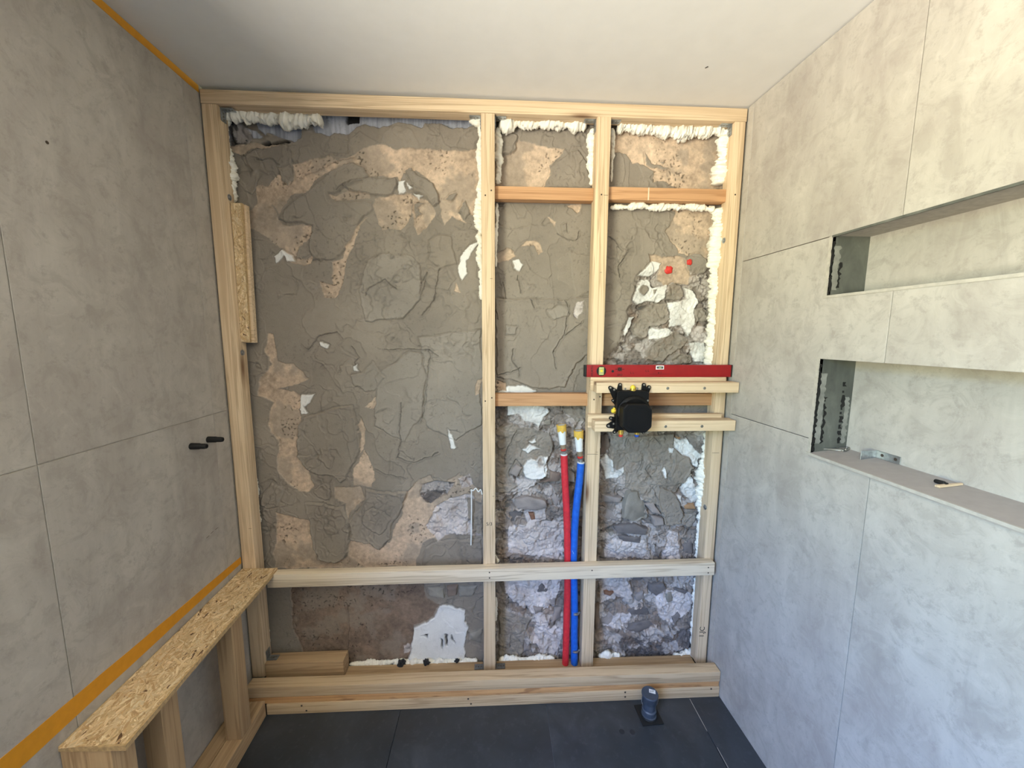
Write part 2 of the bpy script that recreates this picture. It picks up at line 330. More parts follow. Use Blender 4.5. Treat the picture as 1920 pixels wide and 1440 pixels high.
# ---------------------------------------------------------------- the old masonry wall: traced patches on a relief grid
PATCHES = [
('I',-12,[-1084,2538,-53,2542,-53,2509,-117,2494,-181,2499,-223,2514,-279,2509,-294,2489,-342,2501,-391,2503,-461,2485,-530,2493,-572,2482,-601,2455,-656,2460,-677,2446,-732,2451,-737,2477,-750,2487,-771,2483,-786,2456,-816,2423,-876,2434,-916,2453,-938,2433,-986,2419,-1096,2403]),
('K',-25,[-610,2546,-555,2544,-560,2505,-609,2505]),
('M',-20,[-1080,2506,-1025,2518,-1005,2476,-979,2425,-987,2406,-1085,2403]),
('C',-8,[-1029,2511,-1005,2521,-972,2509,-952,2471,-917,2440,-931,2430,-962,2465,-1015,2476]),
('P',-3,[-1075,2403,-1035,2398,-960,2406,-851,2412,-907,2391,-989,2379,-1024,2365,-1057,2378]),
('K',-25,[-946,2410,-918,2417,-912,2407,-836,2426,-830,2416,-878,2408,-920,2397]),
('P',0,[-829,2330,-745,2352,-674,2371,-648,2348,-576,2390,-506,2405,-443,2419,-394,2404,-296,2403,-182,2399,-54,2409,-55,2198,-85,2134,-128,2182,-186,2202,-230,2167,-228,2222,-263,2276,-319,2315,-376,2307,-391,2273,-405,2293,-454,2292,-518,2284,-544,2330,-606,2349,-678,2307,-750,2265,-765,2238,-837,2210,-897,2141,-935,2194,-972,2247,-931,2248,-886,2303,-834,2250,-824,2304]),
('P',0,[-696,2226,-655,2213,-598,2235,-514,2223,-514,2202,-656,2193]),
('P',0,[-493,2203,-421,2225,-343,2226,-361,2109,-398,2080,-448,2086,-477,2072,-496,2127,-508,2175]),
('P',0,[-343,2220,-279,2200,-251,2152,-274,2110,-319,2057,-339,2095,-352,2151]),
('P',0,[-222,2181,-156,2223,-128,2196,-157,2154,-121,2113,-187,2140,-216,2104,-230,2153]),
('P',0,[-977,2180,-923,2167,-899,2113,-844,2094,-767,2102,-777,2046,-822,2004,-839,1962,-768,1962,-777,1934,-855,1940,-906,2010,-986,2071,-1027,2084,-1014,2152]),
('P',0,[-532,2120,-583,2091,-622,2035,-639,1964,-684,1935,-696,1850,-745,1863,-734,1806,-677,1799,-644,1864,-626,1950,-594,2021,-562,2091]),
('P',0,[-169,1862,-147,1811,-177,1818]),
('P',0,[-979,2247,-931,2248,-892,2209,-938,2154,-978,2166]),
('W',3,[-395,2276,-366,2277,-364,2233,-396,2225]),
('W',3,[-356,2270,-335,2247,-350,2240]),
('W',3,[-336,2227,-300,2220,-315,2200]),
('W',3,[-930,1974,-900,1996,-852,1975,-847,1947,-868,1947,-888,1975,-918,1946]),
('W',3,[-100,2028,-56,2040,-86,2000,-116,1957,-109,1899,-146,1870,-153,1935,-130,1992]),
('C',6,[-899,2120,-853,2169,-751,2245,-671,2307,-606,2346,-544,2330,-518,2284,-611,2255,-654,2227,-689,2226,-656,2189,-515,2185,-509,2155,-561,2112,-607,2035,-683,1942,-769,1948,-777,2039,-760,2095,-801,2108]),
('C',9,[-625,2255,-560,2283,-469,2278,-412,2293,-399,2259,-421,2225,-478,2217,-542,2222,-598,2235]),
('C',7,[-369,2314,-340,2328,-313,2295,-270,2276,-228,2229,-229,2187,-265,2180,-286,2214,-328,2234,-342,2274]),
('C',5,[-207,2209,-163,2233,-156,2223,-186,2192]),
('C',5,[-150,2168,-120,2203,-99,2155,-129,2134]),
('C',5,[-341,2185,-294,2193,-323,2165,-310,2137,-339,2123]),
('C',5,[-895,2316,-843,2323,-825,2277,-848,2247,-875,2263]),
('D',5,[-539,1951,-480,1980,-350,1975,-315,1940,-318,1795,-387,1706,-564,1705,-574,1829]),
('C',4,[-276,2040,-231,2069,-188,2062,-181,2006,-160,1942,-234,1926,-277,1969]),
('P',0,[-976,1641,-954,1634,-941,1522,-869,1507,-817,1454,-844,1431,-889,1416,-949,1401,-876,1393,-855,1370,-867,1309,-854,1277,-864,1231,-883,1168,-881,1088,-839,1023,-813,958,-838,926,-891,927,-949,976,-976,1025,-966,1169,-1006,1232,-983,1340,-1040,1371,-1034,1439,-971,1507,-988,1567]),
('D',3,[-330,1629,-58,1660,-61,1241,-171,1162,-295,1211,-331,1274,-297,1454,-317,1553]),
('D',3,[-523,1454,-369,1568,-317,1553,-304,1454,-339,1275,-404,1164,-532,1228]),
('P',0,[-590,1117,-554,1052,-542,979,-559,946,-643,956,-641,1005,-607,1085]),
('P',0,[-721,949,-613,947,-600,889,-640,856,-666,798,-686,874,-724,899]),
('P',0,[-1005,830,-922,803,-846,785,-853,676,-834,590,-740,579,-692,604,-672,680,-594,670,-548,635,-491,668,-430,819,-411,919,-347,976,-299,1000,-269,950,-173,998,-110,956,-63,914,-64,830,-177,747,-339,664,-374,544,-1024,560]),
('C',7,[-839,1277,-732,1308,-641,1323,-623,1229,-605,1133,-639,1045,-697,965,-734,998,-794,1007,-847,1024,-881,1088,-883,1168,-863,1246]),
('C',9,[-864,869,-853,802,-850,718,-847,633,-826,598,-740,579,-700,595,-680,672,-674,799,-695,857,-803,868]),
('C',8,[-590,938,-536,929,-411,919,-421,853,-463,786,-490,685,-540,634,-586,670,-672,680,-668,773,-600,881]),
('C',4,[-591,831,-555,851,-516,829,-478,795,-496,745,-537,711,-591,738,-603,789]),
('D',3,[-628,1454,-575,1469,-535,1515,-478,1446,-533,1392,-578,1393,-622,1423]),
('C',5,[-1063,864,-1051,929,-1010,969,-951,944,-987,862,-1034,851]),
('W',3,[-855,1378,-795,1378,-819,1355,-851,1324,-830,1293,-853,1285,-866,1324,-856,1363]),
('P',3,[-581,1315,-542,1346,-530,1362,-521,1323,-536,1307]),
('P',0,[-623,1237,-599,1268,-586,1213,-594,1117,-610,1101,-609,1197]),
('W',2,[-615,1492,-595,1507,-593,1477,-612,1477]),
('W',2,[-760,1605,-717,1590,-725,1571,-751,1579]),
('W',3,[-217,1210,-194,1186,-172,1129,-195,1121]),
('P',2,[-83,1438,-56,1454,-60,1376,-83,1368]),
('M',-4,[-340,951,-276,967,-190,957,-222,900,-294,867,-349,902]),
('Q',3,[-174,974,-110,998,-103,948,-159,924]),
('Q',0,[-271,850,-207,883,-111,898,-63,846,-64,701,-129,703,-210,713,-275,671,-321,749]),
('C',3,[-324,638,-275,671,-64,684,-61,536,-342,543]),
('C',4,[-127,881,-55,863,-56,701,-105,719]),
('B',0,[-1083,504,-336,475,-330,386,-265,348,-291,295,-349,260,-383,243,-402,134,-430,32,-1116,60]),
('C',1,[-1090,504,-950,501,-966,263,-927,117,-915,52,-1124,60]),
('W',5,[-265,339,-215,346,-150,308,-150,254,-134,216,-152,124,-153,21,-426,32,-411,97,-383,225,-341,260,-282,294]),
('Q',2,[-443,135,-418,153,-398,134,-411,102,-440,107]),
('K',-6,[-260,175,-252,165,-253,110,-259,119]),
('K',-6,[-205,191,-193,154,-194,140,-203,163]),
('K',-6,[-351,187,-322,195,-326,175]),
('M',-5,[-235,192,-225,192,-227,127,-236,128]),
('C',4,[-332,448,-238,455,-239,392,-313,394]),
('P',0,[-5,2371,66,2385,112,2441,177,2443,223,2426,302,2416,263,2378,237,2353,238,2309,212,2259,-6,2254]),
('C',5,[237,2346,289,2385,355,2411,396,2369,419,2269,212,2265,235,2309]),
('C',7,[-5,2487,59,2482,105,2459,105,2411,73,2386,-5,2390]),
('P',0,[471,2499,981,2507,998,2275,792,2271,722,2301,682,2288,686,2344,596,2373,555,2410,474,2414]),
('C',4,[641,2418,677,2375,760,2352,719,2351,651,2362]),
('C',4,[704,2382,731,2383,725,2370]),
('P',0,[134,2048,188,2036,209,1997,189,1981,162,2022,114,2022]),
('W',3,[74,1963,101,1970,129,1937,102,1914,81,1930]),
('P',0,[320,2198,387,2199,355,2161]),
('P',1,[227,2146,261,2127,258,2105]),
('P',-2,[7,1988,67,2015,88,1982,54,1956,7,1949]),
('C',5,[295,2115,322,2122,323,2090,302,2089]),
('C',6,[7,1797,426,1801,433,1574,337,1455,324,1405,196,1398,118,1427,6,1455]),
('W',3,[62,1413,133,1420,189,1384,13,1374]),
('P',-4,[3,1441,48,1427,55,1385,3,1385]),
('Q',-1,[364,1780,399,1787,393,1733,366,1705,351,1732]),
('D',3,[233,1745,281,1773,330,1759,331,1726,262,1711]),
('D',2,[55,1683,103,1677,103,1636,55,1642]),
('P',0,[766,2187,956,2181,970,1983,849,2001,808,2000,801,2020,763,2068,751,2092,770,2126,793,2164]),
('P',-2,[674,2003,736,1985,808,1991,850,1981,875,1922,857,1873,783,1882,758,1862,725,1896,697,1940]),
('R',-4,[572,1602,612,1770,647,1920,983,1944,1005,1488,487,1488,553,1566]),
('P',-2,[737,1980,840,1986,875,1922,862,1873,783,1882,758,1862,731,1896]),
('W',3,[656,1940,686,1969,738,1960,729,1931,688,1915,647,1910,632,1910]),
('W',4,[620,1830,648,1895,689,1901,696,1861,763,1872,767,1807,736,1791,684,1796,638,1780,616,1795]),
('D',6,[850,1991,879,2012,911,2009,943,1987,958,1958,947,1928,917,1913,880,1922,857,1952]),
('W',4,[847,1862,890,1843,925,1798,906,1757,914,1722,905,1691,882,1639,847,1691,795,1680,782,1716,791,1746,769,1761,778,1787,820,1792,861,1807]),
('W',3,[695,1669,774,1680,817,1660,776,1634,703,1618]),
('D',3,[906,1762,947,1778,980,1763,973,1712,920,1711]),
('Q',2,[889,1691,959,1691,969,1619,927,1608,898,1639]),
('W',2,[884,1603,958,1619,986,1525,922,1525]),
('W',2,[599,1715,630,1720,616,1689,587,1628,581,1643]),
('C',14,[659,1761,715,1791,768,1782,781,1741,788,1716,752,1690,700,1675,697,1633,671,1618,634,1628,616,1679,651,1720]),
('C',12,[679,1561,735,1618,827,1665,883,1629,864,1588,781,1546,761,1520,692,1530]),
('C',8,[774,1872,789,1882,836,1872,850,1822,820,1797,772,1802]),
('C',7,[632,1850,649,1875,675,1871,684,1846,662,1821,635,1831]),
('C',9,[797,1540,834,1556,898,1556,912,1514,805,1504]),
('C',6,[702,1851,717,1856,714,1826,703,1831]),
('R',-6,[-17,1324,441,1322,464,530,-19,542]),
('C',6,[-17,1195,74,1241,186,1204,258,1193,270,1103,225,1029,252,975,200,954,106,988,65,999,101,934,60,902,-18,903]),
('C',4,[307,1312,431,1312,432,1260,371,1244,339,1276]),
('W',5,[59,1324,205,1323,252,1292,216,1261,197,1214,171,1240,135,1256,109,1282,54,1272]),
('W',12,[132,1025,147,1062,167,1072,188,1062,203,1077,247,1082,240,1040,251,1007,254,980,220,967,168,963,142,982]),
('R',2,[201,1061,214,1072,222,1040,204,1035]),
('W',6,[161,1141,192,1157,195,1141,177,1133]),
('W',5,[136,1110,167,1128,213,1109,187,1109,157,1089]),
('Q',2,[80,977,116,966,194,960,190,933,138,901,75,880,106,934]),
('Q',2,[60,737,202,757,330,749,333,562,66,608]),
('Q',2,[128,802,154,813,243,822,234,767,155,747]),
('R',-6,[463,1222,1006,1218,1055,516,480,531]),
('C',7,[541,1176,842,1182,846,1117,914,1065,951,1004,903,938,869,890,916,802,901,744,826,726,783,834,721,854,681,903,611,923,613,989,547,1023,539,1116]),
('C',11,[826,977,842,1033,846,1117,914,1065,945,1013,937,994,903,938,847,938]),
('C',11,[782,930,869,890,916,802,901,744,826,726,808,795,783,834]),
('W',3,[491,1056,526,1093,546,1060,562,999,611,1027,612,1003,599,984,522,960]),
('W',4,[848,1164,876,1150,908,1159,938,1126,975,1065,955,1008,929,1051,841,1122]),
('W',4,[921,947,947,980,965,927,979,850,951,845,916,880,900,918]),
('D',3,[910,744,930,812,978,806,981,757,951,709]),
('W',3,[788,1001,805,1020,812,986,826,972,812,972]),
('W',3,[813,1122,841,1117,838,1090,820,1094]),
('W',3,[869,885,907,880,912,832,895,846]),
('Q',1,[538,634,588,667,617,651,655,646,721,654,756,619,755,549,536,554]),
('Q',1,[851,696,900,685,918,545,822,547]),
('R',-6,[-9,520,1007,494,1042,-30,-10,12]),
('Q',1,[45,485,324,477,305,337,208,270,88,350,56,380]),
('C',4,[29,311,181,264,144,164,123,7,12,11]),
('Q',1,[176,175,330,218,334,-1,244,45,182,127]),
('Q',1,[186,306,235,280,286,183,209,186]),
('Q',1,[521,472,664,468,685,350,525,331]),
('Q',1,[791,352,856,392,981,376,988,268,890,199,820,231]),
('Q',1,[606,257,678,266,685,224,631,183,535,199]),
('M',2,[632,153,994,171,1007,-28,673,-15,611,117]),
]
GROOVES = [
[195,930,273,934,315,944,378,952],
[100,1205,84,1168,74,1132,54,1090,49,1042],
[292,1066,261,1050,240,1029],
[65,999,105,1063,131,1030],
[-421,1338,-424,1243,-419,1164,-445,1083,-368,1058,-313,1074,-258,1102],
[-294,1576,-280,1530,-297,1454,-306,1361,-340,1251],
[-481,1575,-331,1576,-294,1576,-249,1538],
[-622,1583,-587,1538,-610,1515,-589,1477],
[-834,1590,-814,1567,-759,1627,-685,1642,-664,1612],
[-540,1028,-487,1003,-409,985],
[-965,2344,-910,2342,-884,2329],
[-1031,2362,-955,2380,-851,2406],
[-790,2285,-577,2376],
[-654,2240,-632,2254,-582,2276,-525,2284],
[-317,1853,-286,1904,-311,1802],
[-234,1926,-259,1803,-313,1721],
[-546,1800,-530,1837,-470,1873,-427,1838],
[-20,1777,14,1724,20,1703],
[150,1798,171,1758],
[308,1800,330,1739],
[324,1739,312,1643,264,1560],
[387,1692,312,1636],
[264,1560,280,1483],
[83,1574,76,1525,104,1483,104,1455],
[6,1462,69,1476,111,1497],
[34,1870,48,1798],
[275,2082,323,2057,364,2051,370,2090],
[95,1898,116,1825],
[495,2064,529,2045,553,2011],
[555,1894,548,1948,573,1973],
[-704,344,-693,254,-708,99],
[692,1068,685,1026,672,998],
[734,1049,713,1016,753,959],
[777,939,755,921,785,872,787,829],
[681,903,702,854,752,796],
[809,780,827,716],
[725,1146,742,1169,771,1137],
[611,1129,624,1166],
[23,174,89,172,132,177],
[78,167,73,94],
]
STONES = [
('g',[91,869,153,895,243,872,254,833,207,812,96,820]),
('d',[60,793,86,820,138,808,128,736,71,748]),
('b',[200,954,315,958,314,1001,256,1018,257,975]),
('g',[320,952,378,957,377,1000,339,1028,319,1006]),
('g',[195,927,263,926,242,894]),
('g',[264,877,284,904,316,871,296,827]),
('r',[159,802,186,804,199,762,176,757]),
('g',[65,999,100,1052,131,1030,106,982]),
('c',[227,1245,262,1261,263,1229,227,1225]),
('b',[320,931,378,941,359,842,322,838]),
('c',[612,885,639,922,676,912,721,844,743,771,669,748,608,769]),
('g',[712,845,758,849,809,780,752,796]),
('g',[501,896,613,875,600,847,507,848]),
('g',[489,834,597,798,594,750,492,762]),
('d',[567,731,674,744,746,718,729,688,587,691]),
('d',[588,682,710,679,712,639,608,647]),
('b',[887,729,926,714,904,690,875,705]),
('d',[923,620,978,653,984,568,925,585]),
('o',[910,827,956,845,973,811,921,807]),
('g',[743,788,809,773,811,741,764,732]),
('b',[491,1185,523,1194,543,1130,513,1074,491,1065]),
('o',[852,1168,894,1163,876,1147]),
('c',[550,697,573,702,583,677,560,668]),
('d',[655,279,709,319,793,310,801,262,775,239,673,260]),
('g',[690,379,734,390,741,354,714,325,691,349]),
('g',[517,259,600,269,607,232,563,204,518,217]),
('d',[648,189,697,223,792,226,811,195,767,166,699,163]),
('c',[847,351,856,392,879,385,888,325,860,320]),
('r',[534,392,590,379,574,359,535,372]),
('d',[675,450,753,454,744,413,688,420]),
('d',[760,424,832,434,850,404,802,358,762,383]),
('d',[889,403,957,389,948,365,890,385]),
('d',[212,416,233,433,266,403,256,386,207,393]),
('g',[186,323,235,322,235,292,197,282]),
('g',[256,351,305,361,300,314,262,327]),
('b',[487,314,514,331,518,211,494,200]),
('b',[483,444,516,443,501,390,485,391]),
('g',[295,302,333,307,329,248,274,232]),
('d',[888,235,920,264,932,246,901,198]),
('g',[144,152,177,139,183,66,139,55]),
('c',[-324,444,-239,441,-240,388,-318,401]),
('b',[-233,448,-174,454,-181,397,-227,388]),
('c',[-174,447,-82,444,-103,387,-175,390]),
('c',[-124,200,-57,219,-58,124,-131,163]),
]
KC = dict(C=lin(141, 132, 121), D=lin(147, 139, 129), P=lin(190, 169, 148), B=lin(128, 110, 96), W=lin(226, 225, 222), Q=lin(196, 187, 183), R=lin(136, 126, 118),
          I=lin(168, 171, 182), K=lin(16, 15, 15), M=lin(98, 92, 90))
ROUGH = dict(C=0.25, D=0.2, P=0.7, B=0.8, W=0.35, Q=1.6, R=1.8, I=0.5, K=0.5, M=1.5)
GY = 0.092
def build_masonry():
    st = 0.0025; xs = np.arange(-1.13, 1.06, st); zs = np.arange(0.0, 2.56, st); nx, nz = len(xs), len(zs)
    X, Z = np.meshgrid(xs, zs)
    wx = X + 0.030 * (fbm(X, Z, 16, 5, 1, .62) - .5) + 0.016 * (fbm(X, Z, 6, 2, 2) - .5); wz = Z + 0.030 * (fbm(X, Z, 16, 5, 5, .62) - .5) + 0.016 * (fbm(X, Z, 6, 2, 8) - .5)
    H = np.zeros(X.shape); C = np.zeros(X.shape + (3,)); rgh = np.zeros(X.shape); C[:] = KC['C'][:3]; rgh[:] = ROUGH['C']
    rub = np.zeros(X.shape); insul = np.zeros(X.shape)
    # trowel passes of the cement coat: overlapping swipes with thin ridges
    for i, (s, t) in enumerate(((2.2, .5), (3.1, .55), (4.3, .45), (6.0, .58))):
        f = fbm(X + .3 * i, Z * .7, s, 4, 3 + i, .45) + 0.02 * (vn(X * 60, Z * 60, i) - .5)
        H += 0.0022 * ss(t - .006, t + .006, f) + 0.0016 * np.exp(-((f - t) / .006) ** 2)
        C *= (1 + 0.05 * (ss(t - .01, t + .01, f) - .5))[..., None]
    for kind, h, flat in PATCHES:
        poly = [(flat[i] / 1000, flat[i + 1] / 1000) for i in range(0, len(flat), 2)]
        px = [p[0] for p in poly]; pz = [p[1] for p in poly]
        i0 = max(0, int((min(px) - .03 - xs[0]) / st)); i1 = min(nx, int((max(px) + .03 - xs[0]) / st) + 1)
        j0 = max(0, int((min(pz) - .03) / st)); j1 = min(nz, int((max(pz) + .03) / st) + 1)
        if i1 <= i0 or j1 <= j0: continue
        sl = (slice(j0, j1), slice(i0, i1)); ax, az = wx[sl], wz[sl]
        ins = inside(ax, az, poly); d = seg_dist(ax, az, poly); d = np.where(ins, d, -d); m = ss(-.0015, .0025, d)
        big = kind in 'R'
        if big: m = ss(-.02, .01, d)
        if kind == 'I': insul[sl] = np.maximum(insul[sl], m)
        elif kind in 'CKMPW': insul[sl] *= 1 - m
        if kind in 'IKM': m = ss(-.004, .004, d)
        hh = h / 1000.0
        base = 0.0 if kind in 'CDWQ' else 1.0
        rub[sl] = rub[sl] * (1 - m) + (m if kind == 'R' else (0.75 * m if kind in 'QM' else (rub[sl] * m * .45 if kind in 'CWD' else 0)))
        H[sl] = np.where(base > 0, H[sl] * (1 - m) + hh * m, H[sl] + hh * 0.8 * m)
        if kind in 'CDW' and hh > 0:
            H[sl] += min(hh, .008) * 0.35 * np.exp(-((d - .006) / .004) ** 2)
            H[sl] -= 0.0042 * np.exp(-((d + .0030) / .0026) ** 2) * (.3 + 1.4 * vn(ax * 30, az * 30, 5))
        tint = 1 + 0.10 * (vn(ax * 5 + h, az * 5, int(abs(h)) + 3) - .5)
        C[sl] = C[sl] * (1 - m[..., None]) + np.array(KC[kind][:3]) * tint[..., None] * m[..., None]
        rgh[sl] = rgh[sl] * (1 - m) + ROUGH[kind] * m
    # rubble: stones and torn mortar where the coat is missing
    f1, f2, cid = worley(wx + .03 * (fbm(X, Z, 14, 3, 9) - .5), (wz + .03 * (fbm(X, Z, 14, 3, 11) - .5)) * 1.4, 13, 2)
    g1, g2, cid2 = worley(wx, wz * 1.2, 38, 6); edge = ss(0, .20, f2 - f1)
    b1 = billow(wx, wz, 10, 4, 3, .55); b2 = billow(wx, wz, 34, 3, 8, .6)
    H += rub * (0.012 * (cid - .5) * edge + 0.007 * (edge - 1) + 0.040 * (b1 - .45) + 0.013 * (b2 - .4) + 0.012 * (fbm(X, Z, 70, 3, 5, .6) - .5) + .007 * (billow(X, Z, 85, 2, 6) - .4))
    tone = .24 * (cid - .5) + .16 * (cid2 - .5) + .95 * (fbm(X, Z, 12, 4, 13, .6) - .5); C *= (1 + rub[..., None] * tone[..., None])
    warm = ss(.58, .68, fbm(X, Z, 20, 3, 14)) * rub; C = C * (1 - .35 * warm[..., None]) + np.array(lin(140, 112, 90)[:3]) * .35 * warm[..., None]
    wht = ss(.52, .60, fbm(wx, wz, 15, 5, 7, .62)) * ss(.3, .8, rub); H += .004 * wht; C = C * (1 - .6 * wht[..., None]) + np.array(lin(196, 188, 183)[:3]) * .6 * wht[..., None]
    hole = ss(.66, .72, fbm(wx, wz, 18, 3, 10, .55)) * rub; H -= .016 * hole
    # general unevenness, trowel drag marks, open cracks
    H += rgh * 0.0030 * (fbm(X, Z, 60, 3, 5, .65) - .5) + 0.010 * (fbm(X, Z, 3, 3, 6) - .5)
    cem = ss(.35, .22, rgh) * (1 - .6 * rub); H += cem * 0.0016 * (fbm(X * .35, Z * 1.6, 26, 4, 7, .6) - .5)
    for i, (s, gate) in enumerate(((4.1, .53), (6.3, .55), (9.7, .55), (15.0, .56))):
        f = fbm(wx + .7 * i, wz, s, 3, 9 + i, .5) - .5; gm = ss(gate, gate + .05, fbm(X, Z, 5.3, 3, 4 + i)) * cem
        ln = np.exp(-(f / (.0016 * s)) ** 2) * gm; ln = ln * (.25 + .75 * vn(X * 40, Z * 40, 7 + i)); H += -.0040 * ln + .0022 * np.exp(-((f - .004 * s) / (.0022 * s)) ** 2) * gm; C *= (1 - .22 * ln)[..., None]  # crack lines also get painted shade in the vertex colour
    mot = fbm(X, Z, 6, 5, 12, .6); C *= (1 + 0.34 * (mot - .5))[..., None]
    sand = ss(.5, .6, rgh) * ss(1.0, .85, rgh); C *= (1 + sand * (.75 * (fbm(X, Z, 70, 3, 3, .7) - .5) + .8 * (fbm(X, Z, 8, 4, 8, .6) - .5)))[..., None]
    veil = ss(.50, .60, fbm(wx, wz, 7, 4, 15, .6)) * sand * .55; C = C * (1 - veil[..., None]) + np.array(KC['C'][:3]) * 1.05 * veil[..., None]
    pit = ss(.80, .86, vn((X + Z * .4) * 130, (Z - X * .4) * 130, 10)) * ss(.50, .60, fbm(X, Z, 8, 3, 9)) * (.35 + sand); H -= 0.0035 * pit; C *= (1 - .45 * pit)[..., None]
    brush = insul * (vn(X * 210, Z * 9, 4) - .5); H += .004 * brush; C *= (1 + .5 * brush + insul * .5 * (fbm(X, Z, 12, 3, 6) - .5))[..., None]
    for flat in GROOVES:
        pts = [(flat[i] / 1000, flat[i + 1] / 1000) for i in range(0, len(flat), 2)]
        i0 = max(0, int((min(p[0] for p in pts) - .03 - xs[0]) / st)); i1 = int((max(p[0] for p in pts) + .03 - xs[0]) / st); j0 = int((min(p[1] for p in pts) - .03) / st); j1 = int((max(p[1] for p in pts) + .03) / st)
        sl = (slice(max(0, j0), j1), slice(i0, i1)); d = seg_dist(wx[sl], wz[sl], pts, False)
        H[sl] += 0.003 * np.exp(-((d - .004) / .003) ** 2) - 0.007 * ss(.0032, .0006, d); C[sl] *= (1 - .25 * ss(.003, .0006, d))[..., None]  # groove shadow painted into the colour on top of the relief
    # brushed strokes on the insulation strip
    me = bpy.data.meshes.new('masonry'); n = nx * nz
    co = np.empty((n + 8, 3), np.float32); co[:n, 0] = X.ravel(); co[:n, 2] = Z.ravel(); co[:n, 1] = (GY - H).ravel()
    for k_, q in enumerate([(x, y, z) for x in (-1.13, 1.055) for y in (.13, .24) for z in (0, 2.56)]): co[n + k_] = q
    idx = np.arange(n).reshape(nz, nx); q = np.stack([idx[:-1, :-1], idx[:-1, 1:], idx[1:, 1:], idx[1:, :-1]], -1).reshape(-1, 4)
    bx = np.array([(0, 1, 3, 2), (4, 6, 7, 5), (0, 4, 5, 1), (2, 3, 7, 6), (0, 2, 6, 4), (1, 5, 7, 3)]) + n; q = np.concatenate([q, bx])
    me.vertices.add(n + 8); me.vertices.foreach_set('co', co.ravel()); me.loops.add(q.size); me.loops.foreach_set('vertex_index', q.ravel().astype(np.int32))
    me.polygons.add(len(q)); me.polygons.foreach_set('loop_start', np.arange(0, q.size, 4, dtype=np.int32)); me.polygons.foreach_set('loop_total', np.full(len(q), 4, dtype=np.int32))
    me.update(calc_edges=True); me.validate()
    me.polygons.foreach_set('use_smooth', np.ones(len(me.polygons), bool))
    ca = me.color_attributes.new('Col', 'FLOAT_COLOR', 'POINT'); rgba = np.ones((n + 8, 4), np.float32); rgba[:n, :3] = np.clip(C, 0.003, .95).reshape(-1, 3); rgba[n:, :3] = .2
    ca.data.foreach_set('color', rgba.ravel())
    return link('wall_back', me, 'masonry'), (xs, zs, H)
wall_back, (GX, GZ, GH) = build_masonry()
tag(wall_back, 'old rubble and plaster wall with grey cement smears behind the timber frame', kind='structure')
def surf(x, z):
    i = int(np.clip(np.searchsorted(GX, x), 0, len(GX) - 1)); j = int(np.clip(np.searchsorted(GZ, z), 0, len(GZ) - 1)); return GY - float(GH[j, i])
SC = dict(g=lin(150, 141, 136), d=lin(112, 106, 104), b=lin(132, 116, 104), r=lin(128, 92, 72), c=lin(146, 140, 130), o=lin(172, 134, 98))
for si, (k, flat) in enumerate(STONES):
    pts = [Vector((flat[i] / 1000, flat[i + 1] / 1000)) for i in range(0, len(flat), 2)]; rnd = random.Random(si + 5)
    c = sum(pts, Vector((0, 0))) / len(pts); size = sum((p - c).length for p in pts) / len(pts)
    ring = []
    for i, p in enumerate(pts):
        q = pts[(i + 1) % len(pts)]
        n_ = max(2, int((q - p).length / 0.007))
        for t in range(n_): ring.append(p.lerp(q, t / n_))
    ring = [c + (p - c) * (0.95 + 0.12 * float(vn(np.array(p.x * 70), np.array(p.y * 70), 3) - .5)) for p in ring]
    y0 = surf(c.x, c.y); bm = bmesh.new(); rings = []; tip = min(0.013, size * .35) * rnd.uniform(.7, 1.1); tx, tz = rnd.uniform(-.25, .25), rnd.uniform(-.25, .25)
    for s_, h_ in ((1.0, -0.022), (0.99, -.003), (0.93, .45), (0.80, .78), (0.55, .92), (0.28, 1.0)):
        R2 = []
        for p in ring:
            q = c + (p - c) * s_; hh = h_ * tip if h_ > 0 else h_
            hh += (0.006 * (float(vn(np.array(q.x * 55 + si), np.array(q.y * 55), 4)) - .5) + (q.x - c.x) * tx + (q.y - c.y) * tz) * (1 if h_ > 0 else 0)
            R2.append(bm.verts.new((q.x - c.x, -hh, q.y - c.y)))
        rings.append(R2)
    for A_, B_ in zip(rings, rings[1:]):
        for i in range(len(A_)): j = (i + 1) % len(A_); bm.faces.new((A_[i], A_[j], B_[j], B_[i]))
    bm.faces.new(rings[-1])
    me = fin(bm, True); ca = me.color_attributes.new('Col', 'FLOAT_COLOR', 'POINT'); base = SC[k]
    for v, d_ in zip(me.vertices, ca.data):
        f_ = 1 + .55 * (float(fbm(np.array(v.co.x + c.x), np.array(v.co.z + c.y), 24, 3, 5)) - .5); d_.color = (base[0] * f_, base[1] * f_, base[2] * f_, 1)
    link('stone', me, 'masonry', wall_back, Matrix.Translation((c.x, y0 - .002, c.y)))
for bx, bz, s_ in ((0.774, 1.928, .017), (0.859, 1.961, .012)):
    bm = bmesh.new(); bmesh.ops.create_icosphere(bm, subdivisions=3, radius=1)
    for v in bm.verts: v.co = v.co * (1 + .5 * (float(vn(np.array(v.co.x * 2.3 + bx * 9), np.array(v.co.z * 2.3 + v.co.y), 2)) - .5)); v.co = Vector((v.co.x * s_, v.co.y * .006, v.co.z * s_ * 1.05))
    tag(link('red_plug', fin(bm, True), 'red_plastic', wall_back, Matrix.Translation((bx, surf(bx, bz) - .003, bz))), 'red torn plastic plug stuck in the plaster')
# dark bitumen lumps on the bottom plate

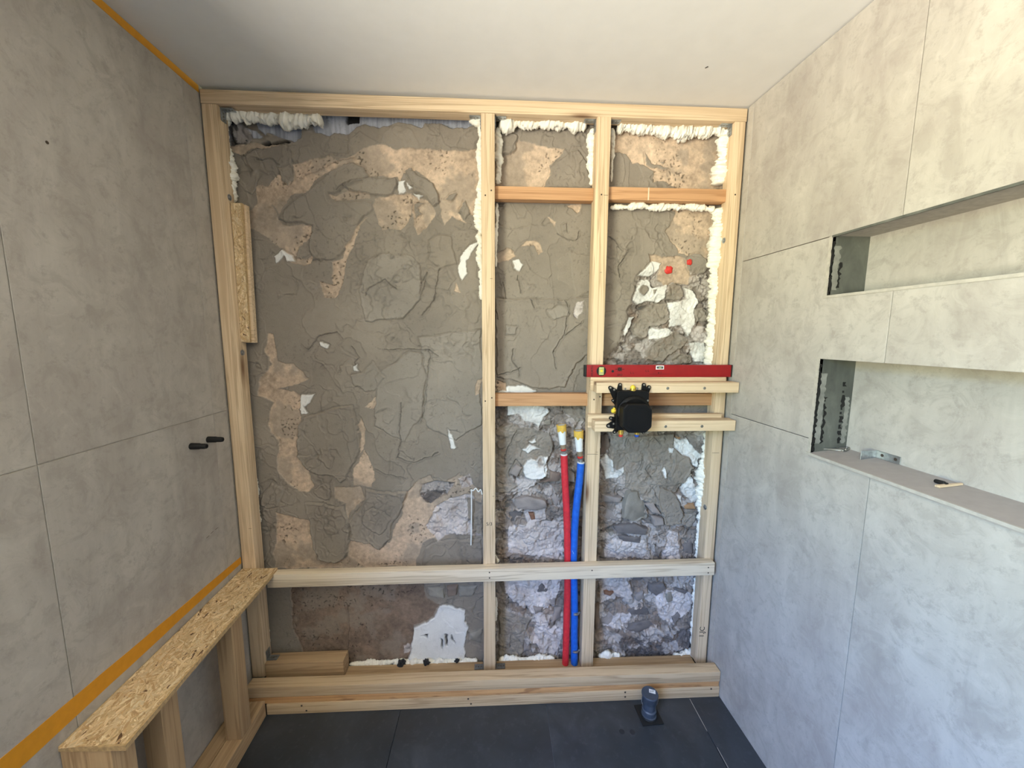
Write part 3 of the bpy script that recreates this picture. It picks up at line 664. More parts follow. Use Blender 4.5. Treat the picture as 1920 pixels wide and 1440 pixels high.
# ---------------------------------------------------------------- side walls, floor, ceiling
SK = 0.0328
def LW(y, z, d=0.0): return Vector((-1.112 - SK * y + d, y, z))          # left wall face, d into the room
def RW(y, z, d=0.0): return Vector((1.024 - SK * y - d, y, z))           # right wall face
def quadpanel(name, F_, y0, y1, z0, z1, d0, d1, mat, parent=None, bev=0.0):
    pts = [F_(y0, z0, d0), F_(y1, z0, d0), F_(y1, z1, d0), F_(y0, z1, d0)]; return prism(name, pts, F_(0, 0, d1) - F_(0, 0, d0), mat, parent, bev)
def polypanel(name, F_, poly, d0, d1, mat, parent=None, bev=0.0):
    return prism(name, [F_(y, z, d0) for y, z in poly], F_(0, 0, d1) - F_(0, 0, d0), mat, parent, bev)
def multiwall(name, F_, rects, d0, d1, mat):
    bm = bmesh.new()
    for y0, y1, z0, z1 in rects:
        vs = [bm.verts.new(F_(y, z, d)) for y in (y0, y1) for z in (z0, z1) for d in (d0, d1)]
        for f in ((0, 1, 3, 2), (4, 6, 7, 5), (0, 4, 5, 1), (2, 3, 7, 6), (0, 2, 6, 4), (1, 5, 7, 3)): bm.faces.new([vs[i] for i in f])
    return link(name, fin(bm), mat)
YB = -3.45; TOP = 2.60
wl_ = multiwall('wall_left', LW, [(.20, WIN[0], -.05, TOP), (WIN[1], YB, -.05, TOP), (WIN[0], WIN[1], -.05, WIN[2]), (WIN[0], WIN[1], WIN[3], TOP)], -.0022, -.16, 'grout')
tag(wl_, 'left tiled shower wall in light grey stone-look panels', kind='structure')
j = 0.0013
TL = [(-.006, -.085 + j * .5, 0, 1.325 - j), (-.006, -.085 + j * .5, 1.325 + j, 2.563), (-.085 - j * .5, -.689 + j, 0, 1.325 - j), (-.085 - j * .5, -.689 + j, 1.325 + j, 2.563),
      (-.689 - j, WIN[0], 0, 1.325 - j), (-.689 - j, WIN[0], 1.325 + j, 2.563), (WIN[1], YB + .01, 0, 2.563), (WIN[0], WIN[1], 0, WIN[2]), (WIN[0], WIN[1], WIN[3], 2.563)]
for y0, y1, z0, z1 in TL: quadpanel('wall_panel', LW, y0, y1, z0, z1, 0, -.0019, 'tile', wl_, .0006)
# two niches in the right wall
NY0, NY1 = -.446, -2.05; N1 = (1.764, 1.944); N2 = (1.258, 1.567); ND = .122
wr_ = multiwall('wall_right', RW, [(.20, NY0 + .012, -.05, TOP), (NY1, YB, -.05, TOP), (NY0 + .012, NY1, -.05, N2[0] - .012), (NY0 + .012, NY1, N2[1], N1[0] - .012), (NY0 + .012, NY1, N1[1], TOP)], -.0095, -.26, 'grout')
tag(wr_, 'right tiled shower wall with two long recessed niches', kind='structure')
V2 = -.643
PR = [[(-.004, 0), (-.036, 0), (-.036, 2.551), (-.004, 2.551)],
      [(-.038, 0), (V2 + j, 0), (V2 + j, N2[0] - .006), (NY0 + .004, N2[0] - .006), (NY0 + .004, 1.304 - j), (-.038, 1.304 - j)],
      [(-.038, 1.304 + j), (NY0 + .004, 1.304 + j), (NY0 + .004, N2[1]), (V2 + j, N2[1]), (V2 + j, N1[0] - .004), (NY0 + .004, N1[0] - .004), (NY0 + .004, 1.944 - j), (-.038, 1.944 - j)],
      [(-.038, 1.944 + j), (V2 + j, 1.944 + j), (V2 + j, 2.551), (-.038, 2.551)],
      [(V2 - j, 0), (-1.84, 0), (-1.84, N2[0] - .006), (V2 - j, N2[0] - .006)],
      [(V2 - j, N2[1]), (-1.84, N2[1]), (-1.84, N1[0] - .004), (V2 - j, N1[0] - .004)],
      [(V2 - j, 1.944 + j), (-1.84, 1.944 + j), (-1.84, 2.551), (V2 - j, 2.551)],
      [(-1.842, 0), (YB + .01, 0), (YB + .01, 2.551), (-1.842, 2.551)]]
for p in PR: polypanel('wall_panel', RW, p, 0, -.009, 'tile', wr_, .0006)
for nm, (z0, z1) in (('upper', N1), ('lower', N2)):
    box_l = lambda name, y0, y1, za, zb, d0, d1, mat, bev=0: quadpanel(name, RW, y0, y1, za, zb, d0, d1, mat, wr_, bev)
    box_l('niche_back_tile', NY0 + .01, NY1, z0 - .01, z1 + .02, -ND, -ND - .01, 'tile')
    e_ = box_l('niche_end_panel', NY0, NY0 + .011, z0 - .01, z1 + .01, -.002, -ND, 'membrane')
    e_['label'] = 'dark unfinished end panel of the niche with pale filler smears'
    box_l('niche_soffit', NY0 + .005, NY1, z1 + .001, z1 + .011, -.009, -ND, 'membrane' if nm == 'upper' else 'ledge')
    rise = .014
    dl = .0045 if nm == 'lower' else -.001
    prism('niche_ledge', [RW(NY0 + .001, z0 - .011, dl), RW(NY0 + .001, z0, dl), RW(NY0 + .001, z0 + rise, -ND + .0005), RW(NY0 + .001, z0 - .011, -ND + .0005)], RW(NY1, 0, 0) - RW(NY0 + .001, 0, 0), 'ledge', wr_)
    lp = box_l('niche_edge_trim', NY0 + .011, NY1, z0 - .007, z0 + .0008, .0065 if nm == 'lower' else .002, .0005, 'cut'); lp['label'] = 'pale trim along the niche ledge'
    lp = box_l('niche_edge_trim', NY0 + .0085, NY0 + .0, z0, z1, .002, -.012, 'cut'); lp['label'] = 'pale upright trim at the niche end'
    if nm == 'upper':
        lp = box_l('niche_edge_trim', NY0, NY1, z1 - .004, z1 + .002, .001, -.004, 'membrane'); lp['label'] = 'dark edge strip along the niche top'
    # smears of filler and tar along both sides of the end panel
    for sd, (da, db), mt in ((0, (-.010, -.030), 'filler'), (1, (-.100, -.114), 'filler'), (2, (-.030, -.037), 'rubber'), (3, (-.088, -.097), 'rubber'), (4, (-.003, -.010), 'rubber')):
        if nm == 'upper' and sd in (1, 3): continue
        rnd = random.Random(sd + (9 if nm == 'upper' else 0)); zz = z0 + (z1 - z0) * (.10 if sd < 4 else .02); ze = z0 + (z1 - z0) * ((.86, .62, .6, .78, .95)[sd])
        A_, B_ = [], []; k = 0
        while zz < ze:
            A_.append((da + rnd.uniform(-.003, .003), zz)); B_.append((db + rnd.uniform(-.005, .005), zz)); zz += .007; k += 1
        bm = bmesh.new(); va = [bm.verts.new(RW(NY0, z, d) + Vector((0, -.0006 - .0004 * (sd > 1), 0))) for d, z in A_]; vb = [bm.verts.new(RW(NY0, z, d) + Vector((0, -.0006 - .0004 * (sd > 1), 0))) for d, z in B_]
        for i in range(len(va) - 1):
            if sd in (2, 3) and rnd.random() < .2: continue
            bm.faces.new((va[i], va[i + 1], vb[i + 1], vb[i]))
        r_ = bmesh.ops.extrude_face_region(bm, geom=list(bm.faces)); bmesh.ops.translate(bm, verts=[v for v in r_['geom'] if isinstance(v, bmesh.types.BMVert)], vec=(0, .0007, 0))
        link('filler_smear' if mt == 'filler' else 'tar_smear', fin(bm), mt, wr_)
fl = box('floor', (-1.3, 1.35), (YB, .2), (-.09, -.0095), 'dark_grout'); tag(fl, 'dark slate-grey tiled shower floor', kind='structure')
XT = [-1.16, -.4145, .2285, .886, 1.34]; YT = [.06, -1.22, -2.42, YB]
for a, b in zip(XT, XT[1:]):
    for c, d in zip(YT, YT[1:]): box('floor_tile', (a + .0011, b - .0011), (d + .0011, c - .0011), (-.009, 0), 'floor', fl, .0006)
for x_, ya, yb in ((.2285, -.12, -.45), (.886, -.113, -.255), (.891, -.32, -.45)): box('grout_line', (x_ - .0009, x_ + .0009), (yb, ya), (-.008, .0003), 'grout' if x_ > .5 else 'drain', fl)['label'] = 'pale grout residue in the floor joint'
for x_, y_ in ((.529, -.243), (.572, -.247)): tag(lathe('drip_spot', [(.011, 0), (.0105, .0004)], (x_, y_, .0001), (0, 0, 1), 'dark_grout', fl), 'dark round drip spot')
cl_ = prism('ceiling', [(-1.4, YB, 2.5735 + .005), (1.35, YB, 2.5535 - .001), (1.35, .24, 2.5535 - .001), (-1.4, .24, 2.5735 - .001)], (0, 0, .1), 'plaster'); tag(cl_, 'smooth white plastered ceiling', kind='structure')
box('scratch', (.727, .737), (-.214, -.210), (2.5555, 2.5562), 'pencil', cl_, rot=Euler((0, 0, -1.0)))
wf = box('unseen_rear_wall', (-1.4, 1.35), (YB - .12, YB), (-.05, 2.65), 'dim_rear_wall'); tag(wf, 'plain grey wall behind the viewer, darkened to weaken bounced light', kind='structure')
# window in the left wall behind the viewer
wi = root('window_1', LW(WIN[0], WIN[2], -.08), 'tall window in the left wall behind the viewer', None, kind='structure'); del wi['label']
wi['label'] = 'tall white framed window in the left wall'
fx0, fx1 = -.10, -.05
for (y0, y1, z0, z1) in ((WIN[0], WIN[0] - .06, WIN[2], WIN[3]), (WIN[1] + .06, WIN[1], WIN[2], WIN[3]), (WIN[0], WIN[1], WIN[2], WIN[2] + .06), (WIN[0], WIN[1], WIN[3] - .06, WIN[3])):
    quadpanel('window_frame', LW, y0, y1, z0, z1, fx1, fx0, 'white_plastic', wi, .002)

# ---------------------------------------------------------------- sealing tape
def strip(name, pts_top, pts_bot, off, mat, label):
    bm = bmesh.new(); n_ = len(pts_top); c = Vector(pts_top[0]); a = [bm.verts.new(Vector(p) - c) for p in pts_top]; b = [bm.verts.new(Vector(p) - c) for p in pts_bot]
    for i in range(n_ - 1): bm.faces.new((a[i], a[i + 1], b[i + 1], b[i]))
    r_ = bmesh.ops.extrude_face_region(bm, geom=list(bm.faces)); bmesh.ops.translate(bm, verts=[v for v in r_['geom'] if isinstance(v, bmesh.types.BMVert)], vec=off)
    return tag(link(name, fin(bm), mat, None, Matrix.Translation(c)), label, 'tape')
ys = [-.002 - i * .06 for i in range(30)]
rt = random.Random(3)
strip('sealing_tape', [LW(y, .671 + .038 * min(-y, 1.2) / .82 + rt.uniform(-.0008, .0008), .0012) for y in ys], [LW(y, .641 + .010 * min(-y, 1.2) / .82 + rt.uniform(-.0008, .0008), .0012) for y in ys], (-.0012, 0, 0), 'tape', 'ochre yellow tape strip on the left wall above the strand board ledge')
strip('sealing_tape', [LW(y, 2.566, .0014) for y in ys], [LW(y, 2.541 + rt.uniform(-.001, .001), .0014) for y in ys], (-.0014, 0, 0), 'tape', 'ochre yellow tape strip where the left wall meets the ceiling')

# ---------------------------------------------------------------- timber stud frame
tf = root('timber_frame', (0, .03, .0), 'pale timber stud frame with top plate, four studs, noggings and a low cross rail', 'frame')
FY = (0, .06)
top = beam('top_plate', (-1.110, 1.0225), FY, (2.503, 2.5525), 'spruce', tf, Euler((0, .0030, 0)))
studs = {}
def stud(k, x0, x1, z0=.093, z1=2.502, y=FY): studs[k] = beam('stud', (x0, x1), y, (z0, z1), 'spruce', tf)
stud(1, -1.108, -1.052, .080, 2.505); stud(2, -.051, .003, .064); stud(3, .411, .467, .064); stud(4, .974, 1.019, .064, 2.499)
pl_x = (-1.05, .974)
bp = beam('bottom_plate', (-1.05, .974), (.006, .064), (.012, .060), 'spruce_shaded', tf, Euler((0, .002, 0)))
pb = beam('plate_block', (-1.049, -.697), (.0, .062), (.064, .147), 'spruce_shaded', tf, Euler((0, -.008, 0))); pb['label'] = 'short timber block with a rounded end beside the left stud'
ngo = dict(y=(.028, .078))
N_ = [(.003, .411, 2.193, 2.243), (.467, .974, 2.199, 2.250), (.003, .411, 1.330, 1.385), (.467, .974, 1.330, 1.383)]
for x0, x1, z0, z1 in N_: q = beam('nogging', (x0, x1), (.028, .07), (z0, z1), 'spruce_orange', tf); q['label'] = 'orange-brown nogging between the studs'
box('finger_joint', (.640, .645), (.0272, .029), (2.1995, 2.2495), 'spruce_pale', tf)
rail = beam('cross_rail', (-.985, 1.003), (-.04, -.0005), (.550, .6105), 'spruce_pale', tf, Euler((0, -.0035, 0)))
def screw(x, y, z, d, parent, r=.0032, mat='dark_screw', name='screw'):
    o = lathe(name, [(r * .3, -.0004), (r, 0.0), (r, .0007), (r * .45, .0010)], (x, y, z), d, mat, parent, 12); return o
for x, z, k in ((-.035, 2.196, 2), (-.011, 2.215, 2), (-.039, 1.358, 2), (-.011, 1.372, 2), (.437, 2.208, 3), (.458, 1.375, 3), (.432, 1.363, 3), (.996, 2.219, 4)): screw(x, -.0002, z, (0, -1, 0), studs[k])
for x, z in ((-.023, .594), (-.023, .568), (.973, .592), (.974, .566), (.437, .592)): screw(x, -.0402, z, (0, -1, 0), rail)
for (x, z, w_, k) in ((.455, 2.206, .018, 3), (.445, 1.9, .008, 3), (-.012, 1.87, .01, 2), (-.065 + .06, .93, .008, 2), (.433, 1.118, .048, 3), (.992, 1.118, .032, 4), (.452, 1.127, .01, 3), (-1.062, .80, .012, 1), (-.02, 2.50, .001, 2)):
    box('pencil_mark', (x - w_ / 2, x + w_ / 2), (-.0006, .0004), (z - .0006, z + .0007), 'pencil', studs[k])
text('written_mark', '1,JC', .034, Matrix.Translation((.990, -.0004, .235)) @ Matrix.Rotation(math.radians(-88), 4, 'Y') @ FACE, 'ink', studs[4]).parent['note'] = ''
del studs[4]['note']
text('written_mark', '5/3', .022, Matrix.Translation((-.024, -.0004, .80)) @ FACE, 'pencil', studs[2])
for (x, y, z, sgn, k) in ((-1.0518, .03, 2.178, 1, 1), (-1.0518, .03, 1.562, 1, 1), (.9738, .02, 2.041, -1, 4), (.9738, .02, .853, -1, 4)):
    lathe('anchor_bolt', [(.012, -.0005), (.012, .0015), (.0085, .0022), (.0075, .0005), (.0070, .005), (.002, .0055)], (x, y, z), (sgn, 0, 0), 'steel', studs[k], 18)
def bracket(x, zt, sx, sz, par):
    """galvanised angle bracket: one leg on the plate, one on the stud"""
    L_ = .045
    a = box('angle_bracket', (min(x, x + sx * L_), max(x, x + sx * L_)), (.016, .046), (min(zt, zt + sz * .0022), max(zt, zt + sz * .0022)), 'steel', par)
    b = box('bracket_leg', (min(x, x + sx * .0022), max(x, x + sx * .0022)), (.016, .046), (min(zt, zt + sz * L_), max(zt, zt + sz * L_)), 'steel', a)
    for t in (.014, .026, .038):
        lathe('screw', [(.004, 0), (.004, .0012), (.0015, .0018)], (x + sx * t, .031, zt + sz * .0022), (0, 0, sz), 'screw', a, 10)
        lathe('screw', [(.004, 0), (.004, .0012), (.0015, .0018)], (x + sx * .0022, .031, zt + sz * t), (sx, 0, 0), 'screw', a, 10)
for x, sx in ((-1.051, 1), (-.052, -1), (.004, 1), (.410, -1), (.468, 1), (.973, -1)): bracket(x, 2.5015, sx, -1, tf)
for x, sx in ((-.052, -1), (.004, 1), (-1.051, 1)): bracket(x, .062 + (.086 if x < -1 else 0), sx, 1, tf)

# ---------------------------------------------------------------- boards at the floor
sb = root('sill_beam', (0, -.084, .081), 'planed timber sill beam lying along the foot of the stud frame', 'beam'); beam('beam', (-1.068, 1.023), (-.109, -.058), (.082, .1305), 'spruce_half_shaded', sb, Euler((0, .003, 0)))
ob = root('packing_board', (0, -.08, .053), 'orange-brown stained packing board squeezed under the sill beam', 'board'); beam('board', (-1.06, 1.022), (-.106, -.055), (.0525, .0795), 'spruce_stained', ob)
bb = root('base_board', (0, -.08, .0), 'pale screwed timber base board resting on the dark floor tiles', 'board')
q = beam('board', (-.987, 1.024), (-.109, -.05), (.0008, .0515), 'spruce_half_shaded', bb)
for x, z in ((-.838, .040), (-.819, .015), (-.118, .041), (-.106, .016), (.587, .043), (.588, .02), (.985, .043)): screw(x, -.1092, z, (0, -1, 0), q, .0042)

# ---------------------------------------------------------------- low bench frame on the left
bf = root('bench_frame', (-1.045, -.45, 0), 'low timber bench frame with floor plates and posts along the left wall', 'frame')
KX = lambda y: -SK * y
def skewbeam(name, x0, x1, y0, y1, z0, z1, mat='spruce_shaded'):
    pts = [(x0 + KX(y0), y0, z0), (x1 + KX(y0), y0, z0), (x1 + KX(y1), y1, z0), (x0 + KX(y1), y1, z0)]
    L_ = abs(y1 - y0); c = Vector(((x0 + x1) / 2 + KX((y0 + y1) / 2), (y0 + y1) / 2, (z0 + z1) / 2)); bm = bmesh.new(); w = x1 - x0
    bmbox(bm, (-L_ / 2, -w / 2, -(z1 - z0) / 2), (L_ / 2, w / 2, (z1 - z0) / 2)); bmesh.ops.bevel(bm, geom=list(bm.edges), offset=.002, segments=2, affect='EDGES')
    return link(name, fin(bm, True), mat, bf, Matrix.Translation(c) @ Matrix.Rotation(math.pi / 2 + SK, 4, 'Z'))
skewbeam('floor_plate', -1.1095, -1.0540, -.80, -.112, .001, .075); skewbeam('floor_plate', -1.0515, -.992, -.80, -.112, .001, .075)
def post(x0, x1, y0, y1, z0=.0755, z1=.600): return beam('post', (x0, x1), (y0, y1), (z0, z1), 'spruce_shaded', bf)
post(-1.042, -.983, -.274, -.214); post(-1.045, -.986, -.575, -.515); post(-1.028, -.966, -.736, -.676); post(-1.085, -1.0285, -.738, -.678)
beam('head_plate', (-1.042, -.984), (-.675, -.575), (.545, .600), 'spruce_shaded', bf)
def strands(name, rectL, rectW, n_, seed, parent, w, z=0.0):
    """loose wood strands pressed into a board face, local frame: X length, Y width, Z out of the face"""
    rnd = random.Random(seed); verts, faces, cols = [], [], []
    pal = [lin(204, 178, 138), lin(194, 166, 124), lin(214, 190, 152), lin(184, 152, 110), lin(208, 182, 140), lin(220, 200, 164)]
    def clip(poly):
        for ax, lim, sg in ((0, rectL / 2, 1), (0, rectL / 2, -1), (1, rectW / 2, 1), (1, rectW / 2, -1)):
            out = []
            for i in range(len(poly)):
                a, b = poly[i], poly[(i + 1) % len(poly)]; ia, ib = a[ax] * sg <= lim, b[ax] * sg <= lim
                if ia: out.append(a)
                if ia != ib:
                    t = (lim * sg - a[ax]) / (b[ax] - a[ax]); out.append((a[0] + t * (b[0] - a[0]), a[1] + t * (b[1] - a[1]), a[2] + t * (b[2] - a[2])))
            poly = out
            if not poly: return poly
        return poly
    for i in range(n_):
        cx, cy = rnd.uniform(-rectL / 2, rectL / 2), rnd.uniform(-rectW / 2, rectW / 2); a = rnd.gauss(0, .55) if rnd.random() < .75 else rnd.uniform(0, 3.14)
        l, wd = rnd.uniform(.016, .060), rnd.uniform(.0025, .0095); ca, sa = math.cos(a), math.sin(a); t1, t2 = rnd.uniform(-.0008, .0008), rnd.uniform(-.0006, .0006); zz = .0002 + .0010 * i / n_
        P_ = []
        for u, v in ((-1, -.6), (-.5, -1), (.6, -.9), (1, .1), (.7, 1), (-.7, .8)):
            x, y = u * l / 2, v * wd / 2; P_.append((cx + x * ca - y * sa, cy + x * sa + y * ca, zz + t1 * u + t2 * v))
        P_ = clip(P_)
        if len(P_) < 3: continue
        k = len(verts); verts += P_; faces.append(list(range(k, k + len(P_)))); c = pal[rnd.randrange(6)]; f_ = rnd.uniform(.86, 1.18)
        if rnd.random() < .02: c, f_ = lin(96, 70, 48), 1
        cols += [(c[0] * f_, c[1] * f_, c[2] * f_, 1)] * len(P_)
    me = bpy.data.meshes.new(name); me.from_pydata(verts, [], faces); ca_ = me.color_attributes.new('Col', 'FLOAT_COLOR', 'POINT')
    ca_.data.foreach_set('color', np.array(cols, np.float32).ravel())
    return tag(link(name, me, 'strand', parent, w), kind='stuff')
# strand board lying on the bench frame
osb = root('strand_board', (-1.03, -.37, .600), 'long oriented strand board ledge lying on the bench frame along the left wall', 'board')
bl = .752; aw = Matrix.Translation((-1.0205 + .0, -.3735, .6075)) @ Matrix.Rotation(math.pi / 2 + .028, 4, 'Z')
bm = bmesh.new()
cor = [(-1.110, .004), (-.957, -.004), (-.9235, -.742), (-1.0875, -.738)]
va = [bm.verts.new((x, y, .6005)) for x, y in cor]; vb = [bm.verts.new((x, y, .6145)) for x, y in cor]
bm.faces.new(va); bm.faces.new(vb[::-1])
for i in range(4): j_ = (i + 1) % 4; bm.faces.new((va[i], va[j_], vb[j_], vb[i]))
bd = link('board', fin(bm), 'osb_edge', osb)
strands('wood_strands', .736, .152, 2600, 4, bd, Matrix.Translation((-1.0195, -.3715, .6146)) @ Matrix.Rotation(math.pi / 2 + .037, 4, 'Z'))
# strand board offcut on the left stud
oc = root('board_offcut', (-1.03, .05, 1.60), 'narrow upright strand board offcut beside the left stud', 'board')
prism('backing_strip', [(-1.0505, .043, 1.603), (-1.008, .043, 1.603), (-.999, .043, 2.156), (-1.0505, .043, 2.156)], (0, .024, 0), 'spruce', oc, .0012)
ocb = prism('board', [(-1.0505, .029, 1.605), (-1.019, .029, 1.605), (-1.005, .029, 2.158), (-1.0505, .029, 2.158)], (0, .0138, 0), 'osb_edge', oc, .0008)
strands('wood_strands', .548, .037, 800, 9, ocb, Matrix.Translation((-1.0312, .0288, 1.8815)) @ Matrix.Rotation(.010, 4, 'Y') @ Matrix(((0, 1, 0, 0), (0, 0, -1, 0), (-1, 0, 0, 0), (0, 0, 0, 1))))

# ---------------------------------------------------------------- battens that carry the mixer and the level
def batten(name, label, zb, zt, zs, xl, xr, sxl, sxr, tilt=0.0):
    r_ = root(name, ((xl + xr) / 2, -.04, zb), label, 'batten', 'planed battens carrying the black valve')
    st_ = beam('backing_strip', (sxl, sxr), (-.029, -.0005), (zb, zs), 'spruce', r_, Euler((0, tilt, 0)))
    bt = beam('batten', (xl, xr), (-.085, -.0292), (zb - .004, zt), 'spruce', r_, Euler((0, tilt, 0)))
    for x in (.717, .873): lathe('screw', [(.0062, -.001), (.0062, .0006), (.0045, .0014), (.0018, .0008)], (x, -.0852, (zb + zt) / 2 - .004 - tilt * (x - .72)), (0, -1, 0), 'screw', bt, 16)
    return r_
batten('mounting_batten', 'upper planed batten under the red spirit level', 1.408, 1.447, 1.4635, .419, 1.0205, .408, .998)
batten('mounting_batten', 'lower planed batten below the black valve body', 1.245, 1.286, 1.302, .417, 1.0185, .401, .990)

# spirit level
lv = root('spirit_level', (.70, -.016, 1.464), 'red aluminium spirit level lying on the upper batten', 'spirit level')
lx0, lx1, ly0, ly1, lz0, lz1 = .390, 1.017, -.029, -.007, 1.4642, 1.5155
bd = box('level_body', (lx0, lx1), (ly0, ly1), (lz0, lz1), 'red_level', lv, .0012)
box('level_rib', (lx0 + .001, lx1 - .001), (ly0 - .0008, ly0 + .001), (lz0 + .0055, lz0 + .0075), 'red_level', bd); box('level_rib', (lx0 + .001, lx1 - .001), (ly0 - .0008, ly0 + .001), (lz1 - .0065, lz1 - .0045), 'red_level', bd)
box('end_cap', (lx0 - .009, lx0), (ly0 + .001, ly1), (lz0 + .001, lz1 - .001), 'rubber', lv, .001); box('end_cap', (lx1, lx1 + .005), (ly0, ly1), (lz0, lz1), 'rubber', lv, .001)
vz = (lz0 + lz1) / 2; vx = .452
lathe('vial_ring', [(.0205, -.001), (.0205, .0012), (.0165, .0015), (.0165, .0002)], (vx, ly0 - .0003, vz), (0, -1, 0), 'rubber', lv, 32)
box('vial', (vx - .0108, vx + .0108), (ly0 - .0035, ly0), (vz - .0165, vz + .0165), 'vial', lv, .003); box('vial_bubble', (vx - .0045, vx + .0045), (ly0 - .0042, ly0 - .003), (vz - .004, vz + .006), 'yellow', lv, .001)
for dz in (-.008, .008): box('vial_line', (vx - .0105, vx + .0105), (ly0 - .0042, ly0 - .003), (vz + dz, vz + dz + .001), 'pencil', lv)
mx = .704; box('top_vial_window', (mx - .0175, mx + .0175), (ly0 - .0012, ly0 + .002), (lz1 - .019, lz1 - .002), 'paper', lv, .001)
box('vial', (mx - .0135, mx + .0135), (ly0 - .0022, ly0), (lz1 - .0155, lz1 - .006), 'drain', lv, .001); box('vial_bubble', (mx - .006, mx + .006), (ly0 - .0027, ly0 - .002), (lz1 - .013, lz1 - .009), 'vial', lv)
lathe('hanging_hole', [(.0055, -.0005), (.0055, .0008)], (.501, ly0 - .0003, vz - .001), (0, -1, 0), 'rubber', lv, 18)
# emblem: two interlocking chevron letters on a crossbar
em = root('tmp', (0, 0, 0), 't', 't'); bpy.data.objects.remove(em)
ex, ez = .531, vz + .008
box('emblem', (ex - .019, ex + .019), (ly0 - .0013, ly0), (ez - .0010, ez + .0010), 'ink', lv)
for dz, s_ in ((.0036, 1), (-.0046, -1)):
    bm = bmesh.new()
    for dx in (-.0042, .0042):
        vs = [bm.verts.new((dx + a, -.0013, b * s_)) for a, b in ((-.0052, .0042), (-.0022, .0042), (0, -.001), (.0022, .0042), (.0052, .0042), (.0022, -.0036), (-.0022, -.0036))]; bm.faces.new(vs)
    r_ = bmesh.ops.extrude_face_region(bm, geom=list(bm.faces)); bmesh.ops.translate(bm, verts=[v for v in r_['geom'] if isinstance(v, bmesh.types.BMVert)], vec=(0, .0012, 0))
    link('emblem', fin(bm), 'ink', lv, Matrix.Translation((ex, ly0, ez + dz)))
text('lettering', 'ERO', .0115, Matrix.Translation((.532, ly0 - .0012, vz - .017)) @ FACE, 'ink', lv)
text('lettering', 'WURTH', .0125, Matrix.Translation((.413, ly0 - .0012, vz)) @ Matrix.Rotation(math.radians(-90), 4, 'Y') @ FACE, 'ink', lv)
for x, dz, s_ in ((.585, -.008, 'L L'), (.650, .001, 'L L'), (.704, -.008, '4 1')): text('pencil_note', s_, .013, Matrix.Translation((x, ly0 - .0012, vz + dz)) @ FACE, 'ink', lv, .0001)
box('pencil_note', (.66, .76), (ly0 - .0012, ly0), (vz - .013, vz - .0124), 'ink', lv)

# ---------------------------------------------------------------- black shower valve body
va_ = root('shower_valve', (.555, -.085, 1.335), 'black in-wall shower valve body with brass ports screwed to the two battens', 'valve')
vcx, vcz = .561, 1.336
def extr(name, pts, y0, y1, mat, parent, bev=0.0):
    return prism(name, [(x, y0, z) for x, z in pts], (0, y1 - y0, 0), mat, parent, bev)
def rrect(cx, cz, w, h, r, n=5):
    o = []
    for sx, sz, a0 in ((1, 1, 0), (-1, 1, 90), (-1, -1, 180), (1, -1, 270)):
        for i in range(n + 1): a = math.radians(a0 + 90 * i / n); o.append((cx + sx * (w / 2 - r) + r * math.cos(a), cz + sz * (h / 2 - r) + r * math.sin(a)))
    return o
body = extr('valve_body', rrect(vcx, vcz, .132, .164, .014), -.0865, -.118, 'black', va_, .002)
lathe('valve_ring', [(.068, 0), (.068, .010), (.062, .016), (.057, .018), (.057, .012), (.052, .012)], (vcx + .004, -.116, vcz - .006), (0, -1, 0), 'black', va_, 48)
ccx, ccz, cw = .5605, 1.3165, .058
oct_ = [(ccx - cw, ccz + .040), (ccx - cw + .016, ccz + .057), (ccx + cw - .024, ccz + .057), (ccx + cw, ccz + .034), (ccx + cw, ccz - .036), (ccx + cw - .022, ccz - .058), (ccx - cw + .024, ccz - .058), (ccx - cw, ccz - .036)]
cv = extr('valve_cover', oct_, -.120, -.178, 'black', va_, .004); cv['label'] = 'octagonal black protective cover'
extr('cover_panel', [(ccx + (x - ccx) * .74, ccz + (z - ccz) * .74) for x, z in oct_], -.1782, -.1795, 'black', cv, .0005)
def lug(ax, az, bx, bz, r=.0075, w=.014, name='mounting_lug'):
    """arm from the body (ax, az) to an eye at (bx, bz)"""
    d = Vector((bx - ax, 0, bz - az)); l = d.length; ang = math.atan2(d.z, d.x); pts = []
    for i in range(9): a = -math.pi / 2 + math.pi * i / 8; pts.append((l + r * math.cos(a), r * math.sin(a)))
    pts += [(0, w), (0, -w)]
    P_ = [(ax + x * math.cos(ang) - z * math.sin(ang), az + x * math.sin(ang) + z * math.cos(ang)) for x, z in pts]
    o = extr(name, P_, -.0865, -.0945, 'black', va_, .0008)
    lathe('screw', [(r * .55, 0), (r * .55, .0018), (r * .25, .0028)], (bx, -.0946, bz), (0, -1, 0), 'screw', o, 14)
lug(vcx - .055, vcz + .055, (0.474, -0.090, 1.427)[0], (0.474, -0.090, 1.427)[2], .008, .022); lug(vcx - .05, vcz + .06, (0.514, -0.090, 1.439)[0], (0.514, -0.090, 1.439)[2]); lug(vcx + .055, vcz + .06, (0.613, -0.090, 1.439)[0], (0.613, -0.090, 1.439)[2]); lug(vcx + .055, vcz + .05, (0.635, -0.090, 1.429)[0], (0.635, -0.090, 1.429)[2], .0078, .012)
lug(vcx - .055, vcz - .045, (0.481, -0.090, 1.300)[0], (0.481, -0.090, 1.300)[2], .0075, .012); lug(vcx - .05, vcz - .06, (0.472, -0.090, 1.268)[0], (0.472, -0.090, 1.268)[2], .009, .024); lug(vcx - .04, vcz - .07, (0.498, -0.090, 1.241)[0], (0.498, -0.090, 1.241)[2], .007, .012); lug(vcx + .045, vcz - .07, (0.620, -0.090, 1.238)[0], (0.620, -0.090, 1.238)[2], .006, .012)
lug(vcx - .05, vcz + .02, (0.487, -0.090, 1.374)[0], (0.487, -0.090, 1.374)[2], .006, .012)
